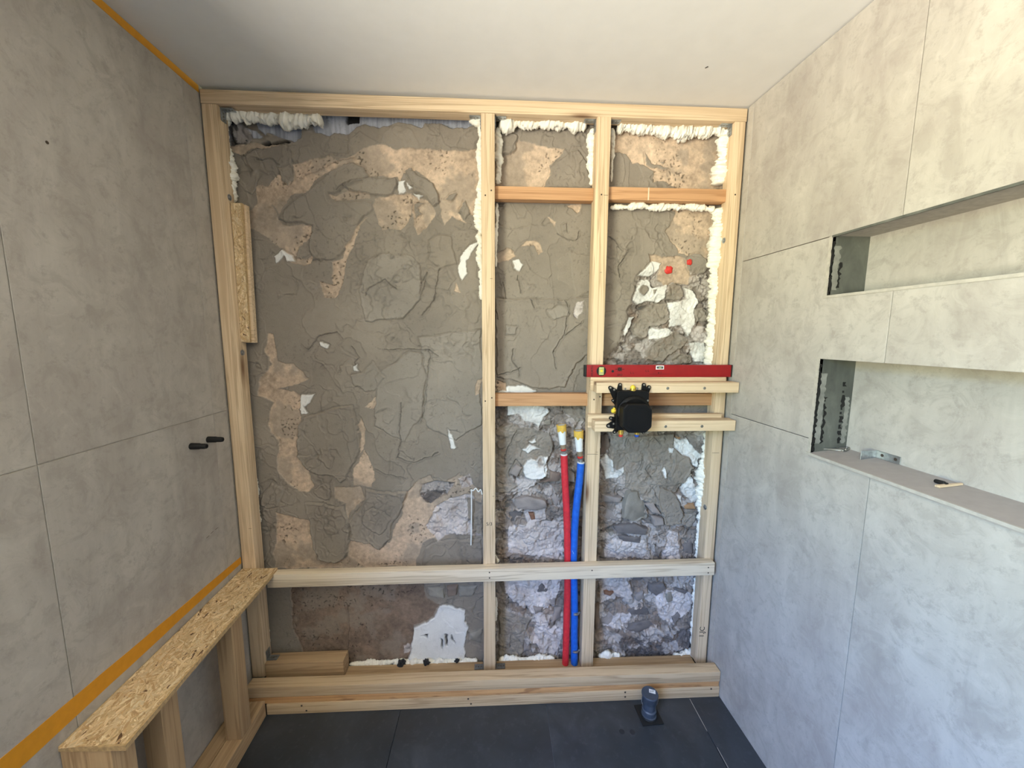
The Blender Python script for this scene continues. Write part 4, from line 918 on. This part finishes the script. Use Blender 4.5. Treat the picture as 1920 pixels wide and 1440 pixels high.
for x_, z_ in ((0.527, -0.119, 1.427)[::2], (0.576, -0.119, 1.427)[::2], (0.489, -0.100, 1.419)[::2], (0.490, -0.100, 1.327)[::2], (0.492, -0.100, 1.277)[::2], (0.622, -0.119, 1.378)[::2]): lathe('screw', [(.0042, 0), (.0042, .0015), (.0018, .0022)], (x_, -.1185 if x_ > .5 else -.096, z_), (0, -1, 0), 'screw', va_, 12)
def port(px, pz, d, capmat, L_=.020, r=.012):
    o = lathe('brass_port', [(r * .9, -.006), (r * .9, 0), (r, .001), (r, L_ * .55), (r * .85, L_ * .6), (r * .85, L_)], (px, -.104, pz), d, 'brass', va_, 22)
    q = Vector((px, -.104, pz)) + Vector(d) * L_
    lathe('port_cap', [(r * .72, -.001), (r * .78, .004), (r * .62, .010), (r * .2, .012)], q, d, capmat, o, 18)
    if capmat == 'yellow': box('cap_wing', (q.x - .0065, q.x + .0065), (-.107, -.101), (q.z - .003, q.z + .013), 'yellow', o, .001, Euler((0, .5, 0)))
port(vcx + .002, vcz + .078, (0, 0, 1), 'yellow', .012, .0135); port(vcx - .066, vcz - .003, (-1, 0, 0), 'yellow', .006, .012)
port((0.521, -0.104, 1.240)[0], (0.520, -0.104, 1.249)[2], (0, 0, -1), 'red_plastic', .014, .0118); port((0.588, -0.104, 1.239)[0], (0.588, -0.104, 1.248)[2], (0, 0, -1), 'blue_plastic', .014, .0118)

# ---------------------------------------------------------------- supply pipes
def supply(name, label, path, rad, sleeve, cap_b, cap_t, rb, rt_, clips, seed):
    r_ = root(name, path[-1], label, 'pipe')
    tube('insulation_sleeve', path, rad, sleeve, r_, 18, .05, seed, 10)
    p0 = Vector(path[0]); b, t = Vector(cap_b), Vector(cap_t); d = (t - b).normalized()
    lathe('sleeve_lining', [(rad * .95, -.002), (rad * .98, .004), (rad * .6, .005)], p0, (p0 - Vector(path[1])).normalized(), 'white_plastic', r_, 20)
    s = p0 + Vector((0, 0, -.004)); dd = (b - s).normalized(); l = (b - s).length
    f = lathe('press_fitting', [(.0095, 0), (.0095, l * .38), (.007, l * .42), (.007, l * .5)], s, dd, 'steel', r_, 20)
    lathe('fitting_ring', [(.009, l * .44), (.0128, l * .48), (.0128, l * .60), (.009, l * .64)], s, dd, 'red_plastic', r_, 20)
    lathe('fitting_neck', [(.0115, l * .62), (.0125, l * .70), (.0115, l * 1.02)], s, dd, 'brown_fitting', r_, 20)
    L_ = (t - b).length; c = lathe('end_cap', [(rb, 0), (rb * 1.01, .001), (rt_ * .97, L_ - .001), (rt_ * .95, L_)], b, d, 'white_plastic', r_, 28)
    w = Matrix.Translation(b) @ frame_axis(d); rnd = random.Random(seed); bm = bmesh.new(); R0, R1, R2 = [], [], []
    n_ = 36
    for i in range(n_):
        a = 2 * math.pi * i / n_; dr = .30 + .26 * float(vn(np.array(i * .33 + seed), np.array(.5), 2)); drop = L_ * dr * (1.2 if math.cos(a) * 0 + math.sin(a - 1.2) > .2 else .8)
        zt = L_ - drop; rr = rb + (rt_ - rb) * zt / L_
        R0.append(bm.verts.new(((rr + .0002) * math.cos(a), (rr + .0002) * math.sin(a), zt))); R1.append(bm.verts.new(((rr + .0024) * math.cos(a), (rr + .0024) * math.sin(a), zt + .004)))
        R2.append(bm.verts.new(((rt_ + .0016) * math.cos(a), (rt_ + .0016) * math.sin(a), L_ + .0015)))
    R3 = [bm.verts.new((rt_ * .80 * math.cos(2 * math.pi * i / n_), rt_ * .80 * math.sin(2 * math.pi * i / n_), L_ + .002)) for i in range(n_)]
    for A_, B_ in ((R0, R1), (R1, R2), (R2, R3)):
        for i in range(n_): k = (i + 1) % n_; bm.faces.new((A_[i], A_[k], B_[k], B_[i]))
    link('glue_smear', fin(bm, True), 'glue', c, w)['label'] = 'yellow glue run down the top of the cap'
    for cp in clips:
        cp = Vector(cp); o = lathe('hose_clip', [(rad + .0005, -.007), (rad + .0022, -.0068), (rad + .0022, -.002), (rad + .001, -.001), (rad + .001, .001), (rad + .0022, .002), (rad + .0022, .0068), (rad + .0005, .007)], cp, (0, 0, 1), 'steel', r_, 28, False)
        lathe('clip_screw', [(.0045, 0), (.0045, .006), (.003, .007)], cp + Vector((rad + .001, -.004, 0)), (.7, -.7, 0), 'steel', o, 12)
    return r_
PYY = .036
supply('hot_pipe', 'red insulated water pipe with a glue-smeared white cap rising between the studs', [(0.313, 0.036, 1.104), (0.320, 0.036, 0.987), (0.331, 0.036, 0.833), (0.338, 0.036, 0.677), (0.343, 0.036, 0.462), (0.343, 0.036, 0.241), (0.342, 0.036, 0.051)], .0160, 'red_sleeve', (0.307, 0.036, 1.154), (0.298, 0.036, 1.242), .0142, .0205, [], 1)
supply('cold_pipe', 'blue insulated water pipe with a glue-smeared white cap close to the third stud', [(0.391, 0.036, 1.066), (0.387, 0.036, 0.986), (0.376, 0.036, 0.858), (0.370, 0.036, 0.729), (0.370, 0.036, 0.569), (0.379, 0.036, 0.379), (0.382, 0.036, 0.212), (0.386, 0.036, 0.049)], .0168, 'blue_sleeve', (0.383, 0.036, 1.122), (0.376, 0.036, 1.215), .0150, .0205, [(0.384, 0.036, 0.332), (0.387, 0.036, 0.135)], 2)

# ---------------------------------------------------------------- floor drain riser
dr = root('drain_riser', (.668, -.181, 0), 'dark grey capped drain riser standing on the slate floor', 'pipe')
fp = box('foot_plate', (.622, .715), (-.224, -.132), (.0003, .0042), 'rubber', dr, .0008, Euler((0, 0, .05)))
lathe('pipe', [(.031, .004), (.031, .010), (.0265, .012), (.0265, .026), (.030, .030), (.030, .036), (.0262, .040), (.0262, .088)], (.668, -.181, 0), (0, 0, 1), 'drain', dr, 36)
cp = lathe('pipe_cap', [(.030, .072), (.0315, .074), (.0330, .100), (.0345, .103), (.0348, .108), (.033, .111), (.028, .1095), (.002, .1095)], (.668, -.181, 0), (0, 0, 1), 'drain', dr, 40)
sk_ = box('cap_sticker', (.668, .694), (-.183, -.165), (.1098, .1103), 'paper', cp, 0, Euler((0, 0, -.35)))
for i in range(5): box('sticker_line', (.671 + i * .0038, .6722 + i * .0038), (-.178, -.1685), (.1103, .1106), 'ink', sk_, 0, Euler((0, 0, -.35)))
for s_ in (-1, 1): tube('cap_clip', [(.668 + s_ * .034, -.181, .09), (.668 + s_ * .036, -.184, .075), (.668 + s_ * .030, -.186, .058)], .0018, 'steel', dr, 8)
lathe('collar_ring', [(.0335, .0045), (.035, .007), (.0335, .0095)], (.668, -.181, 0), (0, 0, 1), 'rubber', dr, 32)

# ---------------------------------------------------------------- stubs in the left wall
def stub(p, label):
    r_ = root('wall_stub', p, label, 'plug')
    lathe('stub_sleeve', [(.0108, -.006), (.0118, .001), (.0115, .030), (.0100, .034), (.0100, .050), (.0088, .056), (.0060, .058)], p, (1, -.03, 0), 'rubber', r_, 24)
    lathe('stub_core', [(.0055, .056), (.0055, .0585), (.003, .0585)], p, (1, -.03, 0), 'black', r_, 16)
stub((-1.105, -0.215, 1.232), 'black rubber stub in the left wall, lower and nearer one'); stub((-1.108, -0.127, 1.233), 'black rubber stub in the left wall, beside the left stud')
tag(lathe('plugged_hole', [(.004, -.001), (.004, .0004)], LW(-.567, 2.101), (1, 0, 0), 'dark_screw', wl_, 12), 'small dark drilled hole')
for a_, b_ in (((-1.106, -0.186, 0.860), (-1.106, -0.171, 0.863)), ((-1.107, -0.162, 0.865), (-1.107, -0.147, 0.868)), ((-1.107, -0.137, 0.869), (-1.108, -0.119, 0.869))): tube('pencil_mark', [Vector(a_) + Vector((.0003, 0, 0)), Vector(b_) + Vector((.0003, 0, 0))], .0007, 'pencil', wl_, 6, steps=2)

# ---------------------------------------------------------------- expanding foam beads
def foam(label, pts, y, seed, dep=.85):
    """pts = [(x, z, radius)]"""
    Q = []
    for (x1, z1, r1), (x2, z2, r2) in zip(pts, pts[1:]):
        L_ = math.hypot(x2 - x1, z2 - z1); n_ = max(1, int(L_ / .0026))
        for i in range(n_): t = i / n_; Q.append((x1 + (x2 - x1) * t, z1 + (z2 - z1) * t, r1 + (r2 - r1) * t))
    Q.append(pts[-1]); Q = np.array(Q); n_ = len(Q); m_ = 20
    T = np.gradient(Q[:, :2], axis=0); T /= np.maximum(1e-6, np.linalg.norm(T, axis=1))[:, None]; s = np.arange(n_) * .0026
    th = np.linspace(0, 2 * math.pi, m_, endpoint=False); S, TH = np.meshgrid(s, th, indexing='ij'); cu, su = np.cos(TH), np.sin(TH)
    lob = worley(S + cu * .008 + seed, su * .012 + cu * .004 + 3, 70, seed)[0]; big = fbm(S + seed * 1.3 + cu * .006, su * .02 + .5, 38, 3, seed); fin_ = fbm(S + cu * .01 + seed, su * .01, 260, 2, seed + 2)
    crease = np.abs(vn(S * 160 + cu * 1.2, su * 1.5 + seed, seed + 3) - .5)
    lump = vn(s * 46 + seed * 3.7, s * 0 + .3, seed + 5)[:, None]; rr = Q[:, 2][:, None] * (.92 - .45 * lob + .70 * lump + 1.1 * (big - .5) + .35 * (fin_ - .5) - .34 * ss(.14, .0, crease))
    jit = (vn(s * 30 + seed, s * 0 + 1.7, seed + 1) - .5) * Q[:, 2] * .9; Q = Q.copy(); Q[:, 0] += T[:, 1] * jit; Q[:, 1] -= T[:, 0] * jit
    end = np.minimum(1, np.minimum(np.arange(n_), np.arange(n_)[::-1]) / 4.0 + .25); rr = rr * np.sqrt(end)[:, None]
    px = Q[:, 0][:, None] + T[:, 1][:, None] * cu * rr; pz = Q[:, 1][:, None] - T[:, 0][:, None] * cu * rr; py = y + su * rr * dep
    c = Vector((float(Q[0, 0]), y, float(Q[0, 1])))
    co = np.stack([px - c.x, py - y, pz - c.z], -1).reshape(-1, 3).astype(float)
    F_ = []
    for i in range(n_ - 1):
        for k in range(m_): l = (k + 1) % m_; F_.append((i * m_ + k, i * m_ + l, (i + 1) * m_ + l, (i + 1) * m_ + k))
    F_.append(tuple(range(m_))[::-1]); F_.append(tuple((n_ - 1) * m_ + k for k in range(m_)))
    me = bpy.data.meshes.new('foam'); me.from_pydata([tuple(v) for v in co], [], F_); me.polygons.foreach_set('use_smooth', [True] * len(me.polygons))
    return tag(link('foam_bead', me, 'foam', None, Matrix.Translation(c)), label, 'foam', 'foam beads around the stud bays')
def W2(*a):   # a = list of ((x, y, z), radius)
    return [(p[0], p[2], r) for p, r in a]
fy = .068
foam('lumpy white foam bead along the top of the wide left bay', W2(((-1.076, 0.060, 2.508), 0.0175), ((-1.056, 0.060, 2.505), 0.0216), ((-0.983, 0.060, 2.503), 0.0230), ((-0.901, 0.060, 2.499), 0.0230), ((-0.819, 0.060, 2.492), 0.0270), ((-0.747, 0.060, 2.490), 0.0297), ((-0.688, 0.060, 2.491), 0.0270)), .066, 1)
foam('white foam bead down the left stud above the board offcut', W2(((-1.069, 0.060, 2.504), 0.0135), ((-1.073, 0.060, 2.410), 0.0135), ((-1.071, 0.060, 2.330), 0.0180), ((-1.070, 0.060, 2.270), 0.0270), ((-1.072, 0.060, 2.229), 0.0210), ((-1.070, 0.060, 2.172), 0.0180)), .068, 2)
foam('thin white foam bead down the left stud below the board offcut', W2(((-1.079, 0.060, 1.368), 0.0052), ((-1.080, 0.060, 1.262), 0.0117), ((-1.080, 0.060, 1.095), 0.0156), ((-1.078, 0.060, 0.922), 0.0156), ((-1.080, 0.060, 0.746), 0.0156), ((-1.079, 0.060, 0.604), 0.0065)), .07, 3)
foam('thin broken foam line beside the left stud under the cross rail', W2(((-1.078, 0.060, 0.464), 0.0052), ((-1.076, 0.060, 0.325), 0.0065), ((-1.068, 0.060, 0.243), 0.0091), ((-1.073, 0.060, 0.104), 0.0039)), .07, 4)
foam('thick foam plug at the top right corner of the wide left bay', W2(((-0.072, 0.060, 2.519), 0.0288), ((-0.063, 0.060, 2.491), 0.0288), ((-0.048, 0.060, 2.467), 0.0120)), .062, 5)
foam('narrow foam bead down the left side of the second stud', W2(((-0.054, 0.060, 2.485), 0.0100), ((-0.057, 0.060, 2.375), 0.0112), ((-0.054, 0.060, 2.271), 0.0100), ((-0.061, 0.060, 2.187), 0.0187), ((-0.061, 0.060, 2.091), 0.0187), ((-0.060, 0.060, 2.026), 0.0125), ((-0.058, 0.060, 1.884), 0.0125), ((-0.054, 0.060, 1.790), 0.0063)), .066, 6)
foam('thick foam bead along the top of the middle bay', W2(((0.022, 0.060, 2.503), 0.0216), ((0.070, 0.060, 2.492), 0.0276), ((0.139, 0.060, 2.502), 0.0204), ((0.172, 0.060, 2.505), 0.0192), ((0.271, 0.060, 2.500), 0.0252), ((0.382, 0.060, 2.501), 0.0216)), .064, 7)
foam('foam bead down the right side of the second stud in the top middle bay', W2(((0.017, 0.060, 2.483), 0.0108), ((0.017, 0.060, 2.418), 0.0144), ((0.017, 0.060, 2.335), 0.0132), ((0.019, 0.060, 2.262), 0.0108)), .064, 8)
foam('thin foam bead on the second stud below the upper nogging', W2(((0.010, 0.060, 2.188), .005), ((0.013, 0.060, 2.124), .009), ((0.010, 0.060, 2.060), .007), ((0.008, 0.060, 1.929), .003)), .066, 9)
foam('foam bead down the left side of the third stud in the top middle bay', W2(((0.405, 0.060, 2.489), 0.0149), ((0.403, 0.060, 2.407), 0.0161), ((0.405, 0.060, 2.334), 0.0138), ((0.412, 0.060, 2.266), 0.0115)), .064, 10)
foam('foam bead along the top of the right bay under the top plate', W2(((0.510, 0.060, 2.496), 0.0225), ((0.584, 0.060, 2.494), 0.0225), ((0.674, 0.060, 2.495), 0.0225), ((0.731, 0.060, 2.492), 0.0238), ((0.792, 0.060, 2.485), 0.0338), ((0.833, 0.060, 2.493), 0.0225), ((0.890, 0.060, 2.494), 0.0250), ((0.966, 0.060, 2.498), 0.0213)), .064, 11)
foam('thin foam bead on the right side of the third stud near the top', W2(((0.494, 0.060, 2.492), .009), ((0.495, 0.060, 2.399), .007), ((0.495, 0.060, 2.283), .004)), .064, 12)
foam('wide folded foam bead down the right stud above the upper nogging', W2(((0.975, 0.060, 2.499), 0.0216), ((0.970, 0.060, 2.442), 0.0270), ((0.965, 0.060, 2.379), 0.0311), ((0.962, 0.060, 2.325), 0.0338), ((0.963, 0.060, 2.282), 0.0297)), .066, 13)
foam('thin foam bead under the upper nogging in the right bay', W2(((0.494, 0.060, 2.180), 0.0099), ((0.597, 0.060, 2.187), 0.0121), ((0.713, 0.060, 2.187), 0.0121), ((0.829, 0.060, 2.187), 0.0121), ((0.947, 0.060, 2.182), 0.0121)), .064, 14)
foam('wide folded foam bead down the right stud behind the level end', W2(((0.970, 0.060, 2.185), 0.0270), ((0.967, 0.060, 2.097), 0.0270), ((0.973, 0.060, 1.985), 0.0284), ((0.974, 0.060, 1.872), 0.0243), ((0.974, 0.060, 1.733), 0.0243), ((0.978, 0.060, 1.615), 0.0243), ((0.984, 0.060, 1.495), 0.0216), ((0.987, 0.060, 1.386), 0.0135)), .066, 15)
foam('lumpy foam bead down the right stud between lower batten and cross rail', W2(((0.988, 0.060, 1.194), 0.0130), ((0.987, 0.060, 1.097), 0.0169), ((0.984, 0.060, 0.994), 0.0286), ((0.985, 0.060, 0.903), 0.0260), ((0.988, 0.060, 0.810), 0.0169), ((0.987, 0.060, 0.675), 0.0143), ((0.986, 0.060, 0.566), 0.0130)), .068, 16)
foam('thin foam bead at the right stud under the cross rail', W2(((0.982, 0.060, 0.469), 0.0117), ((0.985, 0.060, 0.342), 0.0104), ((0.987, 0.060, 0.199), 0.0130), ((0.988, 0.060, 0.097), 0.0065)), .068, 17)
foam('flat foam line along the bottom plate right of the timber block', W2(((-0.702, 0.075, 0.058), 0.0075), ((-0.613, 0.075, 0.055), 0.0137), ((-0.511, 0.075, 0.060), 0.0137), ((-0.383, 0.075, 0.055), 0.0163), ((-0.255, 0.075, 0.052), 0.0150), ((-0.086, 0.075, 0.054), 0.0125)), .076, 18)
foam('small foam lumps along the bottom plate left of the red pipe', W2(((0.021, 0.075, 0.050), 0.0130), ((0.058, 0.075, 0.060), 0.0169), ((0.150, 0.075, 0.051), 0.0143), ((0.216, 0.075, 0.051), 0.0156), ((0.296, 0.075, 0.051), 0.0156)), .076, 19)
foam('white foam lump at the bottom of the third stud', W2(((0.515, 0.075, 0.055), 0.0104), ((0.563, 0.075, 0.059), 0.0195), ((0.625, 0.075, 0.053), 0.0130)), .076, 20)
foam('white foam lumps in the bottom right corner of the frame', W2(((0.895, 0.075, 0.043), 0.0117), ((0.930, 0.075, 0.047), 0.0195), ((0.999, 0.075, 0.051), 0.0169)), .076, 21)
foam('small foam blob sticking out beside the second stud at the cross rail', W2(((0.006, 0.050, 0.623), .004), ((0.011, 0.050, 0.596), .009), ((0.009, 0.050, 0.580), .004)), .05, 22)
foam('small foam run on the second stud below the cross rail', W2(((0.006, 0.050, 0.407), .004), ((0.006, 0.050, 0.352), .008), ((0.006, 0.050, 0.283), .003)), .052, 23)

# ---------------------------------------------------------------- thin steel rod and plastic curl on the masonry, dark lumps
wr = root('steel_rod', (-0.109, 0.070, 0.662), 'thin pale rod with a curled end hanging on the masonry beside the second stud', 'rod')
tube('rod', [(-0.106, 0.072, 0.933), (-0.107, 0.070, 0.825), (-0.109, 0.070, 0.720), (-0.111, 0.070, 0.662)], .0028, 'white_plastic', wr, 8)
tube('curl', [(-0.109, 0.070, 0.933), (-0.098, 0.064, 0.931), (-0.086, 0.062, 0.942), (-0.074, 0.062, 0.926), (-0.064, 0.062, 0.936), (-0.057, 0.062, 0.913)], .0028, 'white_plastic', wr, 8)
for i, (p, s_) in enumerate((((-0.449, 0.060, 0.071), .017), ((-0.329, 0.060, 0.069), .016), ((-0.183, 0.060, 0.072), .012))):
    bm = bmesh.new(); bmesh.ops.create_icosphere(bm, subdivisions=3, radius=s_)
    for v in bm.verts: n_ = v.co.normalized(); v.co *= 1 + .9 * (float(vn(np.array(n_.x * 3 + i * 5), np.array(n_.z * 3 + n_.y * 2), 4)) - .45); v.co.y *= .7
    tag(link('mortar_lump', fin(bm, True), 'dark_grout', None, Matrix.Translation(p)), ('leftmost black lump on the bottom plate', 'middle black lump on the bottom plate under the white patch', 'small black lump on the bottom plate near the second stud')[i], 'lump', 'black lumps on the bottom plate')

# ---------------------------------------------------------------- things on the lower niche ledge
for i, (a, b, lab) in enumerate((((1.084, -0.429, 1.266), (1.127, -0.470, 1.271), 'long zinc screw lying nearest the front edge of the niche ledge'), ((1.099, -0.433, 1.268), (1.158, -0.453, 1.275), 'long zinc screw in the small pile close to the niche back'), ((1.081, -0.443, 1.269), (1.134, -0.471, 1.275), 'long zinc screw on top of the small pile'), ((1.124, -0.443, 1.275), (1.129, -0.472, 1.275), 'short zinc screw lying across the small pile'), ((1.128, -0.476, 1.272), (1.164, -0.455, 1.276), 'stubby zinc anchor with a thick body beside the screw heads'))):
    A_ = Vector(a); B_ = Vector(b); d = B_ - A_; k = 1.7 if i == 4 else 1
    r_ = root('long_screw' if i < 4 else 'metal_anchor', A_, lab, 'screw' if i < 4 else 'anchor', 'long screws on the niche ledge' if i < 4 else None)
    lathe('shank', [(.0006, 0), (.0020 * k, .008), (.0022 * k, d.length)], A_, d, 'screw', r_, 10); lathe('head', [(.0022, -.004), (.0042, 0), (.0042, .0015), (.002, .0018)], B_, d, 'screw', r_, 12)
br = root('angle_bracket', (1.163, -0.581, 1.257), 'galvanised angle bracket standing against the back of the lower niche', 'bracket')
zb, zt = 1.2725, 1.295; y1, y2 = -.546, -.613
lg = prism('bracket_leg', [RW(y1, zb, -.1205), RW(y2, zb, -.1205), RW(y2, zt, -.1205), RW(y1, zt, -.1205)], RW(0, 0, -.1185) - RW(0, 0, -.1205), 'steel', br, .0004)
prism('bracket_leg', [RW(y1, 1.2665, -.070), RW(y1, 1.2722, -.119), RW(y1, zt, -.119), RW(y1, zt - .002, -.070)], (0, .002, 0), 'steel', br, .0004)
for t in (-.563, -.600): lathe('bolt_hole', [(.0045, -.0005), (.0045, .0004)], RW(t, 1.2845, -.1184), (-1, 0, 0), 'dark_screw', lg, 14)
pg = root('plastic_plug', (1.127, -0.731, 1.272), 'small black plastic plug on the niche ledge beside the wood sliver', 'plug')
lathe('plug_body', [(.0042, 0), (.0052, .002), (.0052, .020), (.0035, .0215), (.0035, .026)], (1.126, -0.732, 1.272), Vector((1.127, -0.753, 1.273)) - Vector((1.126, -0.732, 1.272)), 'rubber', pg, 14)
ws = root('wood_sliver', (1.104, -0.756, 1.264), 'short thin wooden wedge lying on the niche ledge', 'wedge')
a_, b_ = Vector((1.102, -0.757, 1.265)), Vector((1.163, -0.760, 1.272)); u = (b_ - a_).normalized(); n_ = Vector((-u.y, u.x, 0)) * .006
prism('sliver', [a_ - n_, b_ - n_ * .5, b_ + n_ * .5, a_ + n_], (0, 0, .005), 'spruce', ws, .0008)
